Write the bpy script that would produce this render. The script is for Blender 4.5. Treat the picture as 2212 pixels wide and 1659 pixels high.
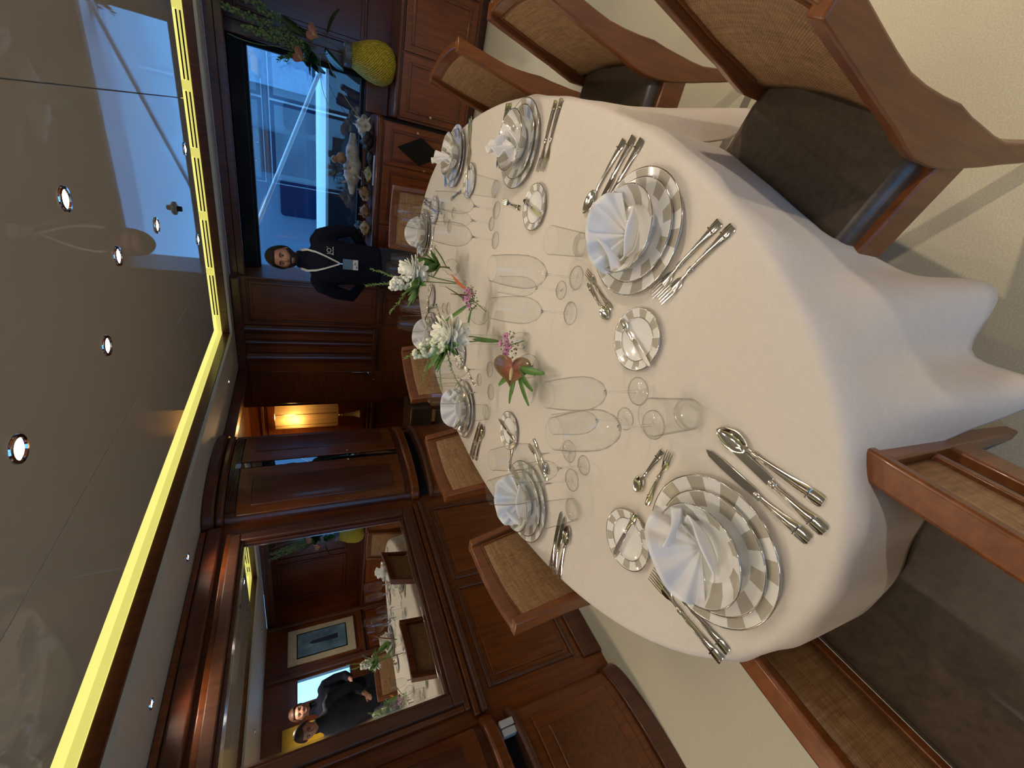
import bpy, bmesh, math, random
from mathutils import Vector, Matrix
from math import sin, cos, pi, sqrt, radians

for o in list(bpy.data.objects):
    bpy.data.objects.remove(o, do_unlink=True)
SC = bpy.context.scene
COL = SC.collection
random.seed(7)

# ------------------------------------------------------------------ camera
def make_camera():
    yaw, pitch, roll = radians(-31.04217), radians(26.76394), radians(-1.43446)
    fwd = Vector((sin(yaw)*cos(pitch), cos(yaw)*cos(pitch), -sin(pitch)))
    r0 = Vector((cos(yaw), -sin(yaw), 0.0))
    u0 = r0.cross(fwd)
    c, s = cos(roll), sin(roll)
    r = c*r0 + s*u0
    u = -s*r0 + c*u0
    cam = bpy.data.cameras.new('camera')
    cam.sensor_width = 36.0
    cam.lens = 36.0*893.52/2212.0
    cam.clip_start = 0.02
    co = bpy.data.objects.new('camera', cam)
    X, Y, Z = -u, r, -fwd          # the photograph lies on its side
    co.matrix_world = Matrix(((X.x, Y.x, Z.x, 0.0), (X.y, Y.y, Z.y, 0.0), (X.z, Y.z, Z.z, 1.55), (0, 0, 0, 1)))
    COL.objects.link(co)
    SC.camera = co
make_camera()

# ------------------------------------------------------------------ world, exposure, large lights
SC.view_settings.view_transform = 'Standard'
SC.view_settings.look = 'None'
SC.view_settings.gamma = 1.0
SC.view_settings.use_curve_mapping = False
SC.view_settings.exposure = 0.0
W = bpy.data.worlds.new('dusk_sky'); SC.world = W
W.use_nodes = True
_n = W.node_tree.nodes; _l = W.node_tree.links
_bg = _n['Background']
_tc = _n.new('ShaderNodeTexCoord'); _sx = _n.new('ShaderNodeSeparateXYZ')
_l.new(_tc.outputs['Generated'], _sx.inputs[0])
_rp = _n.new('ShaderNodeValToRGB')
_rp.color_ramp.elements[0].position = 0.0; _rp.color_ramp.elements[0].color = (0.17, 0.50, 0.95, 1)
_rp.color_ramp.elements[1].position = 1.0; _rp.color_ramp.elements[1].color = (0.10, 0.27, 0.66, 1)
_l.new(_sx.outputs['Z'], _rp.inputs[0]); _l.new(_rp.outputs[0], _bg.inputs[0])
_bg.inputs[1].default_value = 5.2

def area(name, loc, rot, sx, sy, power, color, portal=False):
    l = bpy.data.lights.new(name, 'AREA'); l.shape = 'RECTANGLE'; l.size = sx; l.size_y = sy
    l.energy = power; l.color = color
    o = bpy.data.objects.new(name, l); o.location = loc; o.rotation_euler = rot; COL.objects.link(o)
    if portal:
        l.cycles.is_portal = True
    return o
# the sky comes in through the aft glass doors behind the camera and through the far window
area('aft_door_portal', (0.1, -2.47, 1.15), (radians(90), 0, 0), 3.4, 1.9, 1, (1, 1, 1), True)
area('far_window_portal', (-0.55, 4.86, 1.46), (radians(-90), 0, 0), 1.86, 0.92, 1, (1, 1, 1), True)

# ------------------------------------------------------------------ mesh helpers
class MB:
    def __init__(s): s.v = []; s.f = []
    def mark(s): return len(s.v)
    def xf(s, m, a=0):
        for i in range(a, len(s.v)): s.v[i] = tuple(m @ Vector(s.v[i]))
        return s
    def box(s, x0, x1, y0, y1, z0, z1):
        n = len(s.v)
        s.v += [(x0,y0,z0),(x1,y0,z0),(x1,y1,z0),(x0,y1,z0),(x0,y0,z1),(x1,y0,z1),(x1,y1,z1),(x0,y1,z1)]
        s.f += [tuple(n+k for k in q) for q in ((0,3,2,1),(4,5,6,7),(0,1,5,4),(1,2,6,5),(2,3,7,6),(3,0,4,7))]
        return s
    def lathe(s, prof, seg=24, c=(0,0,0), sx=1.0, sy=1.0, a0=0.0, a1=2*pi):
        full = abs(a1-a0-2*pi) < 1e-6
        n = len(s.v); m = seg if full else seg+1; rows = []
        for r, z in prof:
            if r < 1e-6:
                rows.append([len(s.v)]); s.v.append((c[0], c[1], c[2]+z)); continue
            row = []
            for i in range(m):
                a = a0+(a1-a0)*i/seg
                row.append(len(s.v)); s.v.append((c[0]+r*sx*cos(a), c[1]+r*sy*sin(a), c[2]+z))
            rows.append(row)
        for p, q in zip(rows, rows[1:]):
            for i in range(seg):
                j = (i+1) % m if full else i+1
                if len(p) == 1 and len(q) == 1: continue
                if len(p) == 1: s.f.append((p[0], q[j], q[i]))
                elif len(q) == 1: s.f.append((p[i], p[j], q[0]))
                else: s.f.append((p[i], p[j], q[j], q[i]))
        return s
    def tube(s, pts, rad, seg=8, cap=True, flat=None):
        pts = [Vector(p) for p in pts]; k = len(pts)
        if not hasattr(rad, '__len__'): rad = [rad]*k
        n = len(s.v); up = Vector((0,0,1))
        t0 = (pts[1]-pts[0]).normalized()
        if abs(t0.dot(up)) > 0.9: up = Vector((0,1,0))
        nx = t0.cross(up).normalized()
        for i, p in enumerate(pts):
            t = (pts[min(i+1,k-1)]-pts[max(i-1,0)]).normalized()
            nx = (nx - t*nx.dot(t)).normalized(); ny = t.cross(nx)
            r = rad[i]; rx, ry = (r if hasattr(r,'__len__') else (r, r))
            for j in range(seg):
                a = 2*pi*j/seg; q = p+nx*rx*cos(a)+ny*ry*sin(a); s.v.append(tuple(q))
        for i in range(k-1):
            for j in range(seg):
                a = n+i*seg+j; b = n+i*seg+(j+1)%seg
                s.f.append((a, b, b+seg, a+seg))
        if cap:
            s.f.append(tuple(n+j for j in reversed(range(seg))))
            s.f.append(tuple(n+(k-1)*seg+j for j in range(seg)))
        return s
    def sweep(s, secs):
        """secs: list of rings (same count) joined in order, capped"""
        n = len(s.v); m = len(secs[0])
        for r in secs: s.v += [tuple(q) for q in r]
        for i in range(len(secs)-1):
            for j in range(m):
                a = n+i*m+j; b = n+i*m+(j+1)%m
                s.f.append((a, b, b+m, a+m))
        s.f.append(tuple(n+j for j in reversed(range(m))))
        s.f.append(tuple(n+(len(secs)-1)*m+j for j in range(m)))
        return s
    def grid(s, fn, nu, nv, cu=False, cv=False):
        n = len(s.v); mu = nu if cu else nu+1; mv = nv if cv else nv+1
        for i in range(mu):
            for j in range(mv): s.v.append(tuple(fn(i/nu, j/nv)))
        for i in range(nu):
            for j in range(nv):
                i2 = (i+1) % mu; j2 = (j+1) % mv
                s.f.append((n+i*mv+j, n+i2*mv+j, n+i2*mv+j2, n+i*mv+j2))
        return s
    def prism(s, out, z0, z1):
        n = len(s.v); k = len(out)
        s.v += [(x,y,z0) for x,y in out]+[(x,y,z1) for x,y in out]
        s.f.append(tuple(n+i for i in reversed(range(k)))); s.f.append(tuple(n+k+i for i in range(k)))
        for i in range(k):
            j = (i+1) % k; s.f.append((n+i, n+j, n+k+j, n+k+i))
        return s
    def ball(s, c, r, seg=10, rings=6, rot=None):
        if not hasattr(r, '__len__'): r = (r, r, r)
        a = len(s.v)
        s.lathe([(sin(pi*i/rings), -cos(pi*i/rings)) for i in range(rings+1)], seg)
        m = Matrix.Translation(c) @ (rot.to_4x4() if rot else Matrix.Identity(4)) @ Matrix.Diagonal((r[0],r[1],r[2],1))
        return s.xf(m, a)
    def mesh(s, name, ang=40):
        me = bpy.data.meshes.new(name); me.from_pydata(s.v, [], s.f); me.validate(); me.update()
        bm = bmesh.new(); bm.from_mesh(me); bmesh.ops.recalc_face_normals(bm, faces=bm.faces); bm.to_mesh(me); bm.free()
        if ang:
            me.polygons.foreach_set('use_smooth', [True]*len(me.polygons)); me.set_sharp_from_angle(angle=radians(ang))
        return me
    def build(s, name, mat, parent=None, ang=40, bevel=0.0, loc=None, rot=None, solid=0.0, sub=0, remesh=0.0):
        me = s.mesh(name, ang); me.materials.append(mat)
        o = bpy.data.objects.new(name, me); COL.objects.link(o)
        if parent: o.parent = parent
        if loc: o.location = loc
        if rot: o.rotation_euler = rot
        if remesh:
            m = o.modifiers.new('remesh', 'REMESH'); m.mode = 'VOXEL'; m.voxel_size = remesh; m.use_smooth_shade = True
            m = o.modifiers.new('smooth', 'SMOOTH'); m.factor = 0.5; m.iterations = 6
        if solid:
            m = o.modifiers.new('solid', 'SOLIDIFY'); m.thickness = solid; m.offset = 0
        if bevel:
            m = o.modifiers.new('bevel', 'BEVEL'); m.width = bevel; m.segments = 2; m.limit_method = 'ANGLE'; m.angle_limit = radians(40)
        if sub:
            m = o.modifiers.new('sub', 'SUBSURF'); m.levels = sub; m.render_levels = sub
        return o

def tag(o, label, cat, group=None):
    o['label'] = label; o['category'] = cat
    if group: o['group'] = group
    return o
def thing(name, label, cat, loc=(0,0,0), rz=0.0, group=None):
    o = bpy.data.objects.new(name, None); COL.objects.link(o); o.empty_display_size = 0.05
    o.location = loc; o.rotation_euler = (0, 0, rz)
    return tag(o, label, cat, group)
def struct(o): o['kind'] = 'structure'; return o
def empty(name, loc=(0,0,0)):
    o = bpy.data.objects.new(name, None); COL.objects.link(o); o.location = loc; o.empty_display_size = 0.05
    return o
def dup(root, loc, rz, label=None, group=None, scale=None):
    r = root.copy(); COL.objects.link(r); r.location = loc; r.rotation_euler = (0, 0, rz)
    if label: r['label'] = label
    if group: r['group'] = group
    if scale: r.scale = (scale,)*3
    for ch in list(root.children):
        c = ch.copy(); COL.objects.link(c); c.parent = r
        for g in list(ch.children):
            d = g.copy(); COL.objects.link(d); d.parent = c
    return r
def bx(x0, x1, y0, y1, z0, z1): return MB().box(x0, x1, y0, y1, z0, z1)

# ------------------------------------------------------------------ materials
def new_mat(name):
    m = bpy.data.materials.new(name); m.use_nodes = True
    nt = m.node_tree; b = nt.nodes['Principled BSDF']
    return m, nt, b
def mth(nt, op, a, b=None, c=None):
    n = nt.nodes.new('ShaderNodeMath'); n.operation = op
    for i, x in enumerate((a, b, c)):
        if x is None: continue
        if isinstance(x, (int, float)): n.inputs[i].default_value = x
        else: nt.links.new(x, n.inputs[i])
    return n.outputs[0]
def ocoord(nt, scale=(1,1,1), gen=False):
    t = nt.nodes.new('ShaderNodeTexCoord'); mp = nt.nodes.new('ShaderNodeMapping')
    nt.links.new(t.outputs['Generated' if gen else 'Object'], mp.inputs[0]); mp.inputs['Scale'].default_value = scale
    return mp.outputs[0]
def noise(nt, vec, scale, detail=3.0, rough=0.55):
    n = nt.nodes.new('ShaderNodeTexNoise'); nt.links.new(vec, n.inputs['Vector'])
    n.inputs['Scale'].default_value = scale; n.inputs['Detail'].default_value = detail; n.inputs['Roughness'].default_value = rough
    return n.outputs['Fac']
def ramp(nt, fac, stops):
    r = nt.nodes.new('ShaderNodeValToRGB'); e = r.color_ramp.elements
    while len(e) < len(stops): e.new(0.5)
    for el, (p, c) in zip(e, stops): el.position = p; el.color = (*c, 1)
    nt.links.new(fac, r.inputs[0]); return r.outputs[0]
def bump(nt, b, h, strength, dist=0.002):
    n = nt.nodes.new('ShaderNodeBump'); n.inputs['Strength'].default_value = strength; n.inputs['Distance'].default_value = dist
    nt.links.new(h, n.inputs['Height']); nt.links.new(n.outputs[0], b.inputs['Normal'])
def pmat(name, col, rough=0.5, metal=0.0, var=0.12, nscale=12.0, coat=0.0, spec=0.5, trans=0.0, bmp=0.0, stretch=(1,1,1), coatr=0.05, sheen=0.0):
    """plain principled material whose colour varies a little with procedural noise"""
    m, nt, b = new_mat(name)
    v = ocoord(nt, stretch)
    f = noise(nt, v, nscale)
    lo = tuple(max(0, c*(1-var)) for c in col); hi = tuple(min(1, c*(1+var)) for c in col)
    nt.links.new(ramp(nt, f, [(0.3, lo), (0.7, hi)]), b.inputs['Base Color'])
    b.inputs['Roughness'].default_value = rough; b.inputs['Metallic'].default_value = metal
    b.inputs['Coat Weight'].default_value = coat; b.inputs['Coat Roughness'].default_value = coatr
    b.inputs['Specular IOR Level'].default_value = spec; b.inputs['Sheen Weight'].default_value = sheen
    if trans: b.inputs['Transmission Weight'].default_value = trans
    if bmp: bump(nt, b, f, bmp)
    return m
def wood(name, dark, light, rough=0.3, coat=0.5, scale=(30, 30, 2.5)):
    m, nt, b = new_mat(name)
    v = ocoord(nt, scale)
    f = noise(nt, v, 1.6, 5, 0.62)
    f2 = noise(nt, ocoord(nt, (1, 1, 1)), 2.2, 2)
    mx = mth(nt, 'ADD', mth(nt, 'MULTIPLY', f, 0.7), mth(nt, 'MULTIPLY', f2, 0.3))
    nt.links.new(ramp(nt, mx, [(0.34, dark), (0.66, light)]), b.inputs['Base Color'])
    b.inputs['Roughness'].default_value = rough; b.inputs['Coat Weight'].default_value = coat; b.inputs['Coat Roughness'].default_value = 0.12
    return m
def emis(name, col, strength):
    m, nt, b = new_mat(name)
    f = noise(nt, ocoord(nt), 3.0, 1)
    nt.links.new(ramp(nt, f, [(0.2, tuple(c*0.94 for c in col)), (0.8, col)]), b.inputs['Emission Color'])
    b.inputs['Emission Strength'].default_value = strength; b.inputs['Base Color'].default_value = (*col, 1)
    return m
def thin_glass(name, tint=(0.98, 0.99, 0.985), edge=0.25, refl=0.055, rough=0.0):
    """thin-walled glass: clear straight through, mirror-like and a little darker towards grazing angles"""
    m = bpy.data.materials.new(name); m.use_nodes = True; nt = m.node_tree; nt.nodes.clear()
    out = nt.nodes.new('ShaderNodeOutputMaterial'); mix = nt.nodes.new('ShaderNodeMixShader')
    tr = nt.nodes.new('ShaderNodeBsdfTransparent'); gl = nt.nodes.new('ShaderNodeBsdfGlossy')
    gl.inputs['Roughness'].default_value = rough
    lw = nt.nodes.new('ShaderNodeLayerWeight'); lw.inputs['Blend'].default_value = 0.5
    fc = lw.outputs['Facing']
    nt.links.new(ramp(nt, mth(nt, 'POWER', fc, 3.0), [(0.25, tint), (1.0, tuple(c*edge for c in tint))]), tr.inputs['Color'])
    fr = mth(nt, 'ADD', refl, mth(nt, 'MULTIPLY', mth(nt, 'POWER', fc, 5.0), 0.8))
    nt.links.new(fr, mix.inputs[0]); nt.links.new(tr.outputs[0], mix.inputs[1]); nt.links.new(gl.outputs[0], mix.inputs[2])
    nt.links.new(mix.outputs[0], out.inputs[0]); return m

MAH = wood('mahogany', (0.115, 0.026, 0.0036), (0.25, 0.066, 0.0105), 0.36, 0.28)
MAHD = wood('mahogany_dark', (0.060, 0.0145, 0.0048), (0.145, 0.036, 0.0115), 0.33, 0.35)
MAHL = wood('mahogany_frame', (0.085, 0.030, 0.013), (0.155, 0.058, 0.026), 0.5, 0.05)
MAHX = wood('mahogany_flat', (0.09, 0.023, 0.005), (0.20, 0.058, 0.012), 0.35, 0.4, (2.5, 30, 30))
CHW = wood('chair_cherry', (0.115, 0.032, 0.006), (0.225, 0.070, 0.015), 0.36, 0.3)
def cane_mat():
    m, nt, b = new_mat('woven_cane')
    t = nt.nodes.new('ShaderNodeTexCoord'); sp = nt.nodes.new('ShaderNodeSeparateXYZ'); nt.links.new(t.outputs['Object'], sp.inputs[0])
    fx = mth(nt, 'SINE', mth(nt, 'MULTIPLY', sp.outputs[0], 900)); fz = mth(nt, 'SINE', mth(nt, 'MULTIPLY', mth(nt, 'ADD', sp.outputs[2], mth(nt,'MULTIPLY',sp.outputs[1],0.4)), 900))
    w = mth(nt, 'MULTIPLY', fx, fz)
    n1 = noise(nt, ocoord(nt, (160, 160, 12)), 1.0, 3); n2 = noise(nt, ocoord(nt, (12, 12, 160)), 1.0, 3)
    f = mth(nt, 'ADD', mth(nt, 'MULTIPLY', w, 0.12), mth(nt, 'MULTIPLY', mth(nt, 'ADD', n1, n2), 0.5))
    nt.links.new(ramp(nt, f, [(0.3, (0.17, 0.085, 0.032)), (0.52, (0.33, 0.185, 0.082)), (0.75, (0.50, 0.32, 0.155))]), b.inputs['Base Color'])
    b.inputs['Roughness'].default_value = 0.5
    bump(nt, b, w, 0.5, 0.001)
    return m
CANE = cane_mat()
LEATHER = pmat('dark_brown_leather', (0.078, 0.056, 0.040), 0.34, var=0.25, nscale=60, bmp=0.12, spec=0.6)
CARPET = pmat('cream_carpet', (0.63, 0.575, 0.40), 0.95, var=0.12, nscale=260, bmp=0.5, sheen=0.2)
LAC = pmat('ceiling_lacquer', (0.40, 0.375, 0.315), 0.45, var=0.02, nscale=2, coat=1.0, coatr=0.02, spec=0.0)
LAC.node_tree.nodes['Principled BSDF'].inputs['Coat IOR'].default_value = 1.3
SOFF = pmat('soffit_paint', (0.52, 0.50, 0.46), 0.55, var=0.03, nscale=4)
SILVER = pmat('polished_silver', (0.86, 0.83, 0.78), 0.13, 1.0, var=0.05, nscale=40)
CHROME = pmat('chrome', (0.8, 0.8, 0.82), 0.08, 1.0, var=0.03)
BRASS = pmat('brass', (0.75, 0.55, 0.25), 0.25, 1.0, var=0.06)
PLAT = pmat('platinum_band', (0.62, 0.60, 0.57), 0.15, 1.0, var=0.03)
PORC = pmat('white_porcelain', (0.83, 0.82, 0.79), 0.12, var=0.015, coat=0.6)
GLASS = thin_glass('drinking_glass')
GLASSR = thin_glass('thick_glass', (0.988, 0.992, 0.99), 0.25, 0.035)
SOLIDG = pmat('crystal', (0.97, 0.985, 0.98), 0.0, var=0.01, trans=1.0)
WGLASS = thin_glass('window_glass', (0.93, 0.96, 0.97), 0.9, 0.06)
BLACK = pmat('black_lacquer', (0.010, 0.008, 0.007), 0.55, var=0.2, spec=0.2)
DGLASS = thin_glass('tinted_door_glass', (0.62, 0.65, 0.68), 0.9, 0.06)  # tint added to cut the blue daylight through the unseen aft doors
MIRROR = pmat('mirror_silvering', (0.86, 0.87, 0.86), 0.0, 1.0, var=0.005)
def cloth_mat(name, col, damask):
    m, nt, b = new_mat(name)
    v = ocoord(nt)
    n1 = noise(nt, v, 24, 4, 0.6); n1.node.inputs['Distortion'].default_value = 2.2
    n2 = noise(nt, v, 2.2, 2)
    k = mth(nt, 'MULTIPLY', mth(nt, 'GREATER_THAN', n1, 0.52), damask)
    f = mth(nt, 'ADD', mth(nt, 'MULTIPLY', k, 0.09), mth(nt, 'MULTIPLY', n2, 0.6))
    nt.links.new(ramp(nt, f, [(0.15, tuple(c*0.93 for c in col)), (0.6, col)]), b.inputs['Base Color'])
    rr = mth(nt, 'SUBTRACT', 0.75, mth(nt, 'MULTIPLY', k, 0.16)); nt.links.new(rr, b.inputs['Roughness'])
    b.inputs['Sheen Weight'].default_value = 0.15
    weave = noise(nt, ocoord(nt, (900, 900, 900)), 1.0, 1)
    bump(nt, b, weave, 0.08, 0.001)
    return m
CLOTH = cloth_mat('damask_tablecloth', (0.69, 0.63, 0.55), 1.0)
NAPK = cloth_mat('napkin_linen', (0.85, 0.85, 0.85), 0.0)
def plate_mat(name, r0, r1, n, off=0.0, r2=None):
    """porcelain with a ring of alternating taupe and white blocks between r0 and r1"""
    m, nt, b = new_mat(name)
    t = nt.nodes.new('ShaderNodeTexCoord'); sp = nt.nodes.new('ShaderNodeSeparateXYZ'); nt.links.new(t.outputs['Object'], sp.inputs[0])
    x, y = sp.outputs[0], sp.outputs[1]
    rad = mth(nt, 'SQRT', mth(nt, 'ADD', mth(nt, 'MULTIPLY', x, x), mth(nt, 'MULTIPLY', y, y)))
    ang = mth(nt, 'ARCTAN2', y, x)
    sec = mth(nt, 'GREATER_THAN', mth(nt, 'SINE', mth(nt, 'ADD', mth(nt, 'MULTIPLY', ang, n/2.0), off)), 0.0)
    band = mth(nt, 'MULTIPLY', mth(nt, 'GREATER_THAN', rad, r0), mth(nt, 'LESS_THAN', rad, r1))
    k = mth(nt, 'MULTIPLY', sec, band)
    mx = nt.nodes.new('ShaderNodeMix'); mx.data_type = 'RGBA'; nt.links.new(k, mx.inputs[0])
    mx.inputs[6].default_value = (0.82, 0.81, 0.78, 1); mx.inputs[7].default_value = (0.46, 0.42, 0.34, 1)
    nt.links.new(mx.outputs[2], b.inputs['Base Color'])
    b.inputs['Roughness'].default_value = 0.14; b.inputs['Coat Weight'].default_value = 0.4; b.inputs['Coat Roughness'].default_value = 0.04
    return m
YELLOW = emis('cove_glow', (1.0, 0.93, 0.24), 0.97)
YELLOW2 = emis('cove_glow_lip', (1.0, 0.92, 0.20), 0.74)
for _m in (YELLOW, YELLOW2): _m.node_tree.nodes['Principled BSDF'].inputs['Base Color'].default_value = (0.25, 0.24, 0.16, 1)
LAMPW = emis('downlight_bulb', (1.0, 0.9, 0.74), 28.0)

# ================================================================== the room
LX, FY, RX, BY = -2.4, 4.5, 2.3, -2.45        # wall planes
ZS = 2.14                                     # soffit height
ZC = 2.16                                     # underside of the floating ceiling panels

struct(bx(-4.3, 2.6, -2.7, 5.05, -0.06, 0).build('floor', CARPET, bevel=0))

def ringbox(m, x0, x1, y0, y1, w, z0, z1):
    """rectangular ring going outwards by w from the inner rectangle"""
    m.box(x0-w, x0, y0-w, y1+w, z0, z1); m.box(x1, x1+w, y0-w, y1+w, z0, z1)
    m.box(x0, x1, y0-w, y0, z0, z1); m.box(x0, x1, y1, y1+w, z0, z1)
    return m

# ceiling: lacquered panels floating below a lit cove
ceil = struct(bx(-1.60, 0.38, -1.38, 3.58, ZC+0.012, ZC+0.035).build('ceiling', SOFF))
for x0, x1 in ((-1.61, -1.1515), (-1.1485, -0.0815), (-0.0785, 0.39)):
    for y0, y1 in ((-1.39, 3.59),):
        bx(x0, x1, y0, y1, ZC, ZC+0.011).build('panel', LAC, ceil, bevel=0.001)
struct(bx(-4.3, 2.6, -2.7, 5.05, 2.34, 2.38).build('ceiling_upper', SOFF))
IX0, IX1, IY0, IY1 = -1.95, 0.73, -1.75, 4.30
# soffit ring
sf = MB()
sf.box(LX-0.02, IX0, BY, 4.53, ZS, ZS+0.02); sf.box(IX1, RX+0.02, BY, 4.53, ZS, ZS+0.02)
sf.box(IX0, IX1, BY, IY0, ZS, ZS+0.02); sf.box(IX0, IX1, IY1, 4.53, ZS, ZS+0.02)
struct(sf.build('ceiling_soffit', SOFF))
fa = MB(); ringbox(fa, IX0-0.0, IX1, IY0, IY1, 0.03, ZS+0.021, 2.222)
tr1 = struct(fa.build('trim_1', MAHD, bevel=0.004))
g = MB(); ringbox(g, IX0-0.004, IX1+0.004, IY0-0.004, IY1+0.004, 0.02, 2.222, 2.339)
cove = struct(empty('trim_2', (IX0, IY1, 2.222)))
gg = g.xf(Matrix.Translation((-IX0, -IY1, -2.222))).build('light_band', YELLOW, cove)
g = MB(); ringbox(g, IX0+0.012, IX1-0.012, IY0+0.012, IY1-0.012, 0.012, 2.222, 2.252)
g.xf(Matrix.Translation((-IX0, -IY1, -2.222))).build('light_lip', YELLOW2, cove, bevel=0.003)
# dark air slots in the cove on the window side, with small clips whose yellow is painted cove light
js = [0.62, 0.452, -0.011, -0.442, -0.902, -1.363, -1.80]
for a, b in zip(js, js[1:]):
    for z0 in (2.231, 2.2535):
        bx(b+0.035-IX0, a-0.035-IX0, -0.0135, -0.0105, z0-2.222, z0+0.009-2.222).build('vent_slot', BLACK, cove)
    bx(a-0.03-IX0, a+0.03-IX0, -0.018, -0.012, 0.006, 0.055).build('clip', YELLOW2, cove, bevel=0.002)

# ---- panelling helper: a raised field in a moulded frame on a wall face
def panel(parent, plane, pos, a0, a1, b0, b1, fmat=None, mmat=None, mw=0.022, proud=0.014):
    fmat = fmat or MAH; mmat = mmat or MAHL
    def B(m, p0, p1, u0, u1, w0, w1):
        if plane == 'x+': m.box(pos+p0, pos+p1, u0, u1, w0, w1)
        elif plane == 'x-': m.box(pos-p1, pos-p0, u0, u1, w0, w1)
        elif plane == 'y-': m.box(u0, u1, pos-p1, pos-p0, w0, w1)
        else: m.box(u0, u1, pos+p0, pos+p1, w0, w1)
        return m
    f = B(MB(), 0, proud*0.55, a0+mw*2.2, a1-mw*2.2, b0+mw*2.2, b1-mw*2.2).build('panel', fmat, parent, bevel=0.004)
    m = MB()
    B(m, 0, proud, a0, a1, b0, b0+mw); B(m, 0, proud, a0, a1, b1-mw, b1)
    B(m, 0, proud, a0, a0+mw, b0+mw, b1-mw); B(m, 0, proud, a1-mw, a1, b0+mw, b1-mw)
    m.build('moulding', mmat, parent, bevel=0.006)
    return f

# ---- left wall with the mirror
wl = struct(bx(LX-0.1, LX, BY-0.2, 3.2, 0, ZS).build('wall_left', MAH))
bx(LX, LX+0.02, 0.87, 2.22, 0.0, 0.13).build('plinth', MAHD, wl, bevel=0.006)
bx(LX, LX+0.045, 0.80, 2.24, 0.765, 0.80).build('ledge', MAHL, wl, bevel=0.012)
bx(LX, LX+0.025, 0.80, 2.24, 0.80, 0.835).build('ledge_moulding', MAH, wl, bevel=0.008)
panel(wl, 'x+', LX, 0.90, 1.50, 0.17, 0.72); panel(wl, 'x+', LX, 1.55, 2.18, 0.17, 0.72)
bx(LX, LX+0.05, 0.80, 2.26, 2.02, 2.10).build('cornice', MAHD, wl, bevel=0.012)
bx(LX, LX+0.03, 0.80, 2.26, 2.105, 2.139).build('cornice_bead', MAH, wl, bevel=0.006)
# jamb of the passage and the beam over it
bx(LX-0.11, LX+0.015, 3.2, 3.235, 0, 2.14).build('jamb', MAHD, wl, bevel=0.006)
bx(LX-0.1, LX, 3.235, 4.5, 2.06, 2.139).build('beam', MAHD, wl, bevel=0.006)

mt = thing('wall_mirror', 'large rectangular mirror in a stepped mahogany frame on the wall', 'mirror', (LX, 1.52, 0.86))
def rframe(name, y0, y1, z0, z1, w, t0, t1, mat, bevel=0.006):
    m = MB()
    for a in ((y0, y1, z0, z0+w), (y0, y1, z1-w, z1), (y0, y0+w, z0+w, z1-w), (y1-w, y1, z0+w, z1-w)):
        m.box(t0, t1, a[0]-1.52, a[1]-1.52, a[2]-0.86, a[3]-0.86)
    return m.build(name, mat, mt, bevel=bevel)
bx(0.001, 0.012, 0.93-1.52, 2.115-1.52, 0.92-0.86, 1.92-0.86).build('mirror_glass', MIRROR, mt)
rframe('outer_frame', 0.835, 2.21, 0.845, 2.0, 0.03, 0.001, 0.03, MAH)
rframe('frame', 0.865, 2.18, 0.872, 1.972, 0.055, 0.001, 0.05, MAHL)
rframe('inner_bead', 0.92, 2.125, 0.927, 1.917, 0.018, 0.013, 0.03, MAHD, 0.004)
rframe('bevelled_edge', 0.938, 2.107, 0.945, 1.899, 0.014, 0.0125, 0.0145, CHROME, 0.0012)

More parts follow.
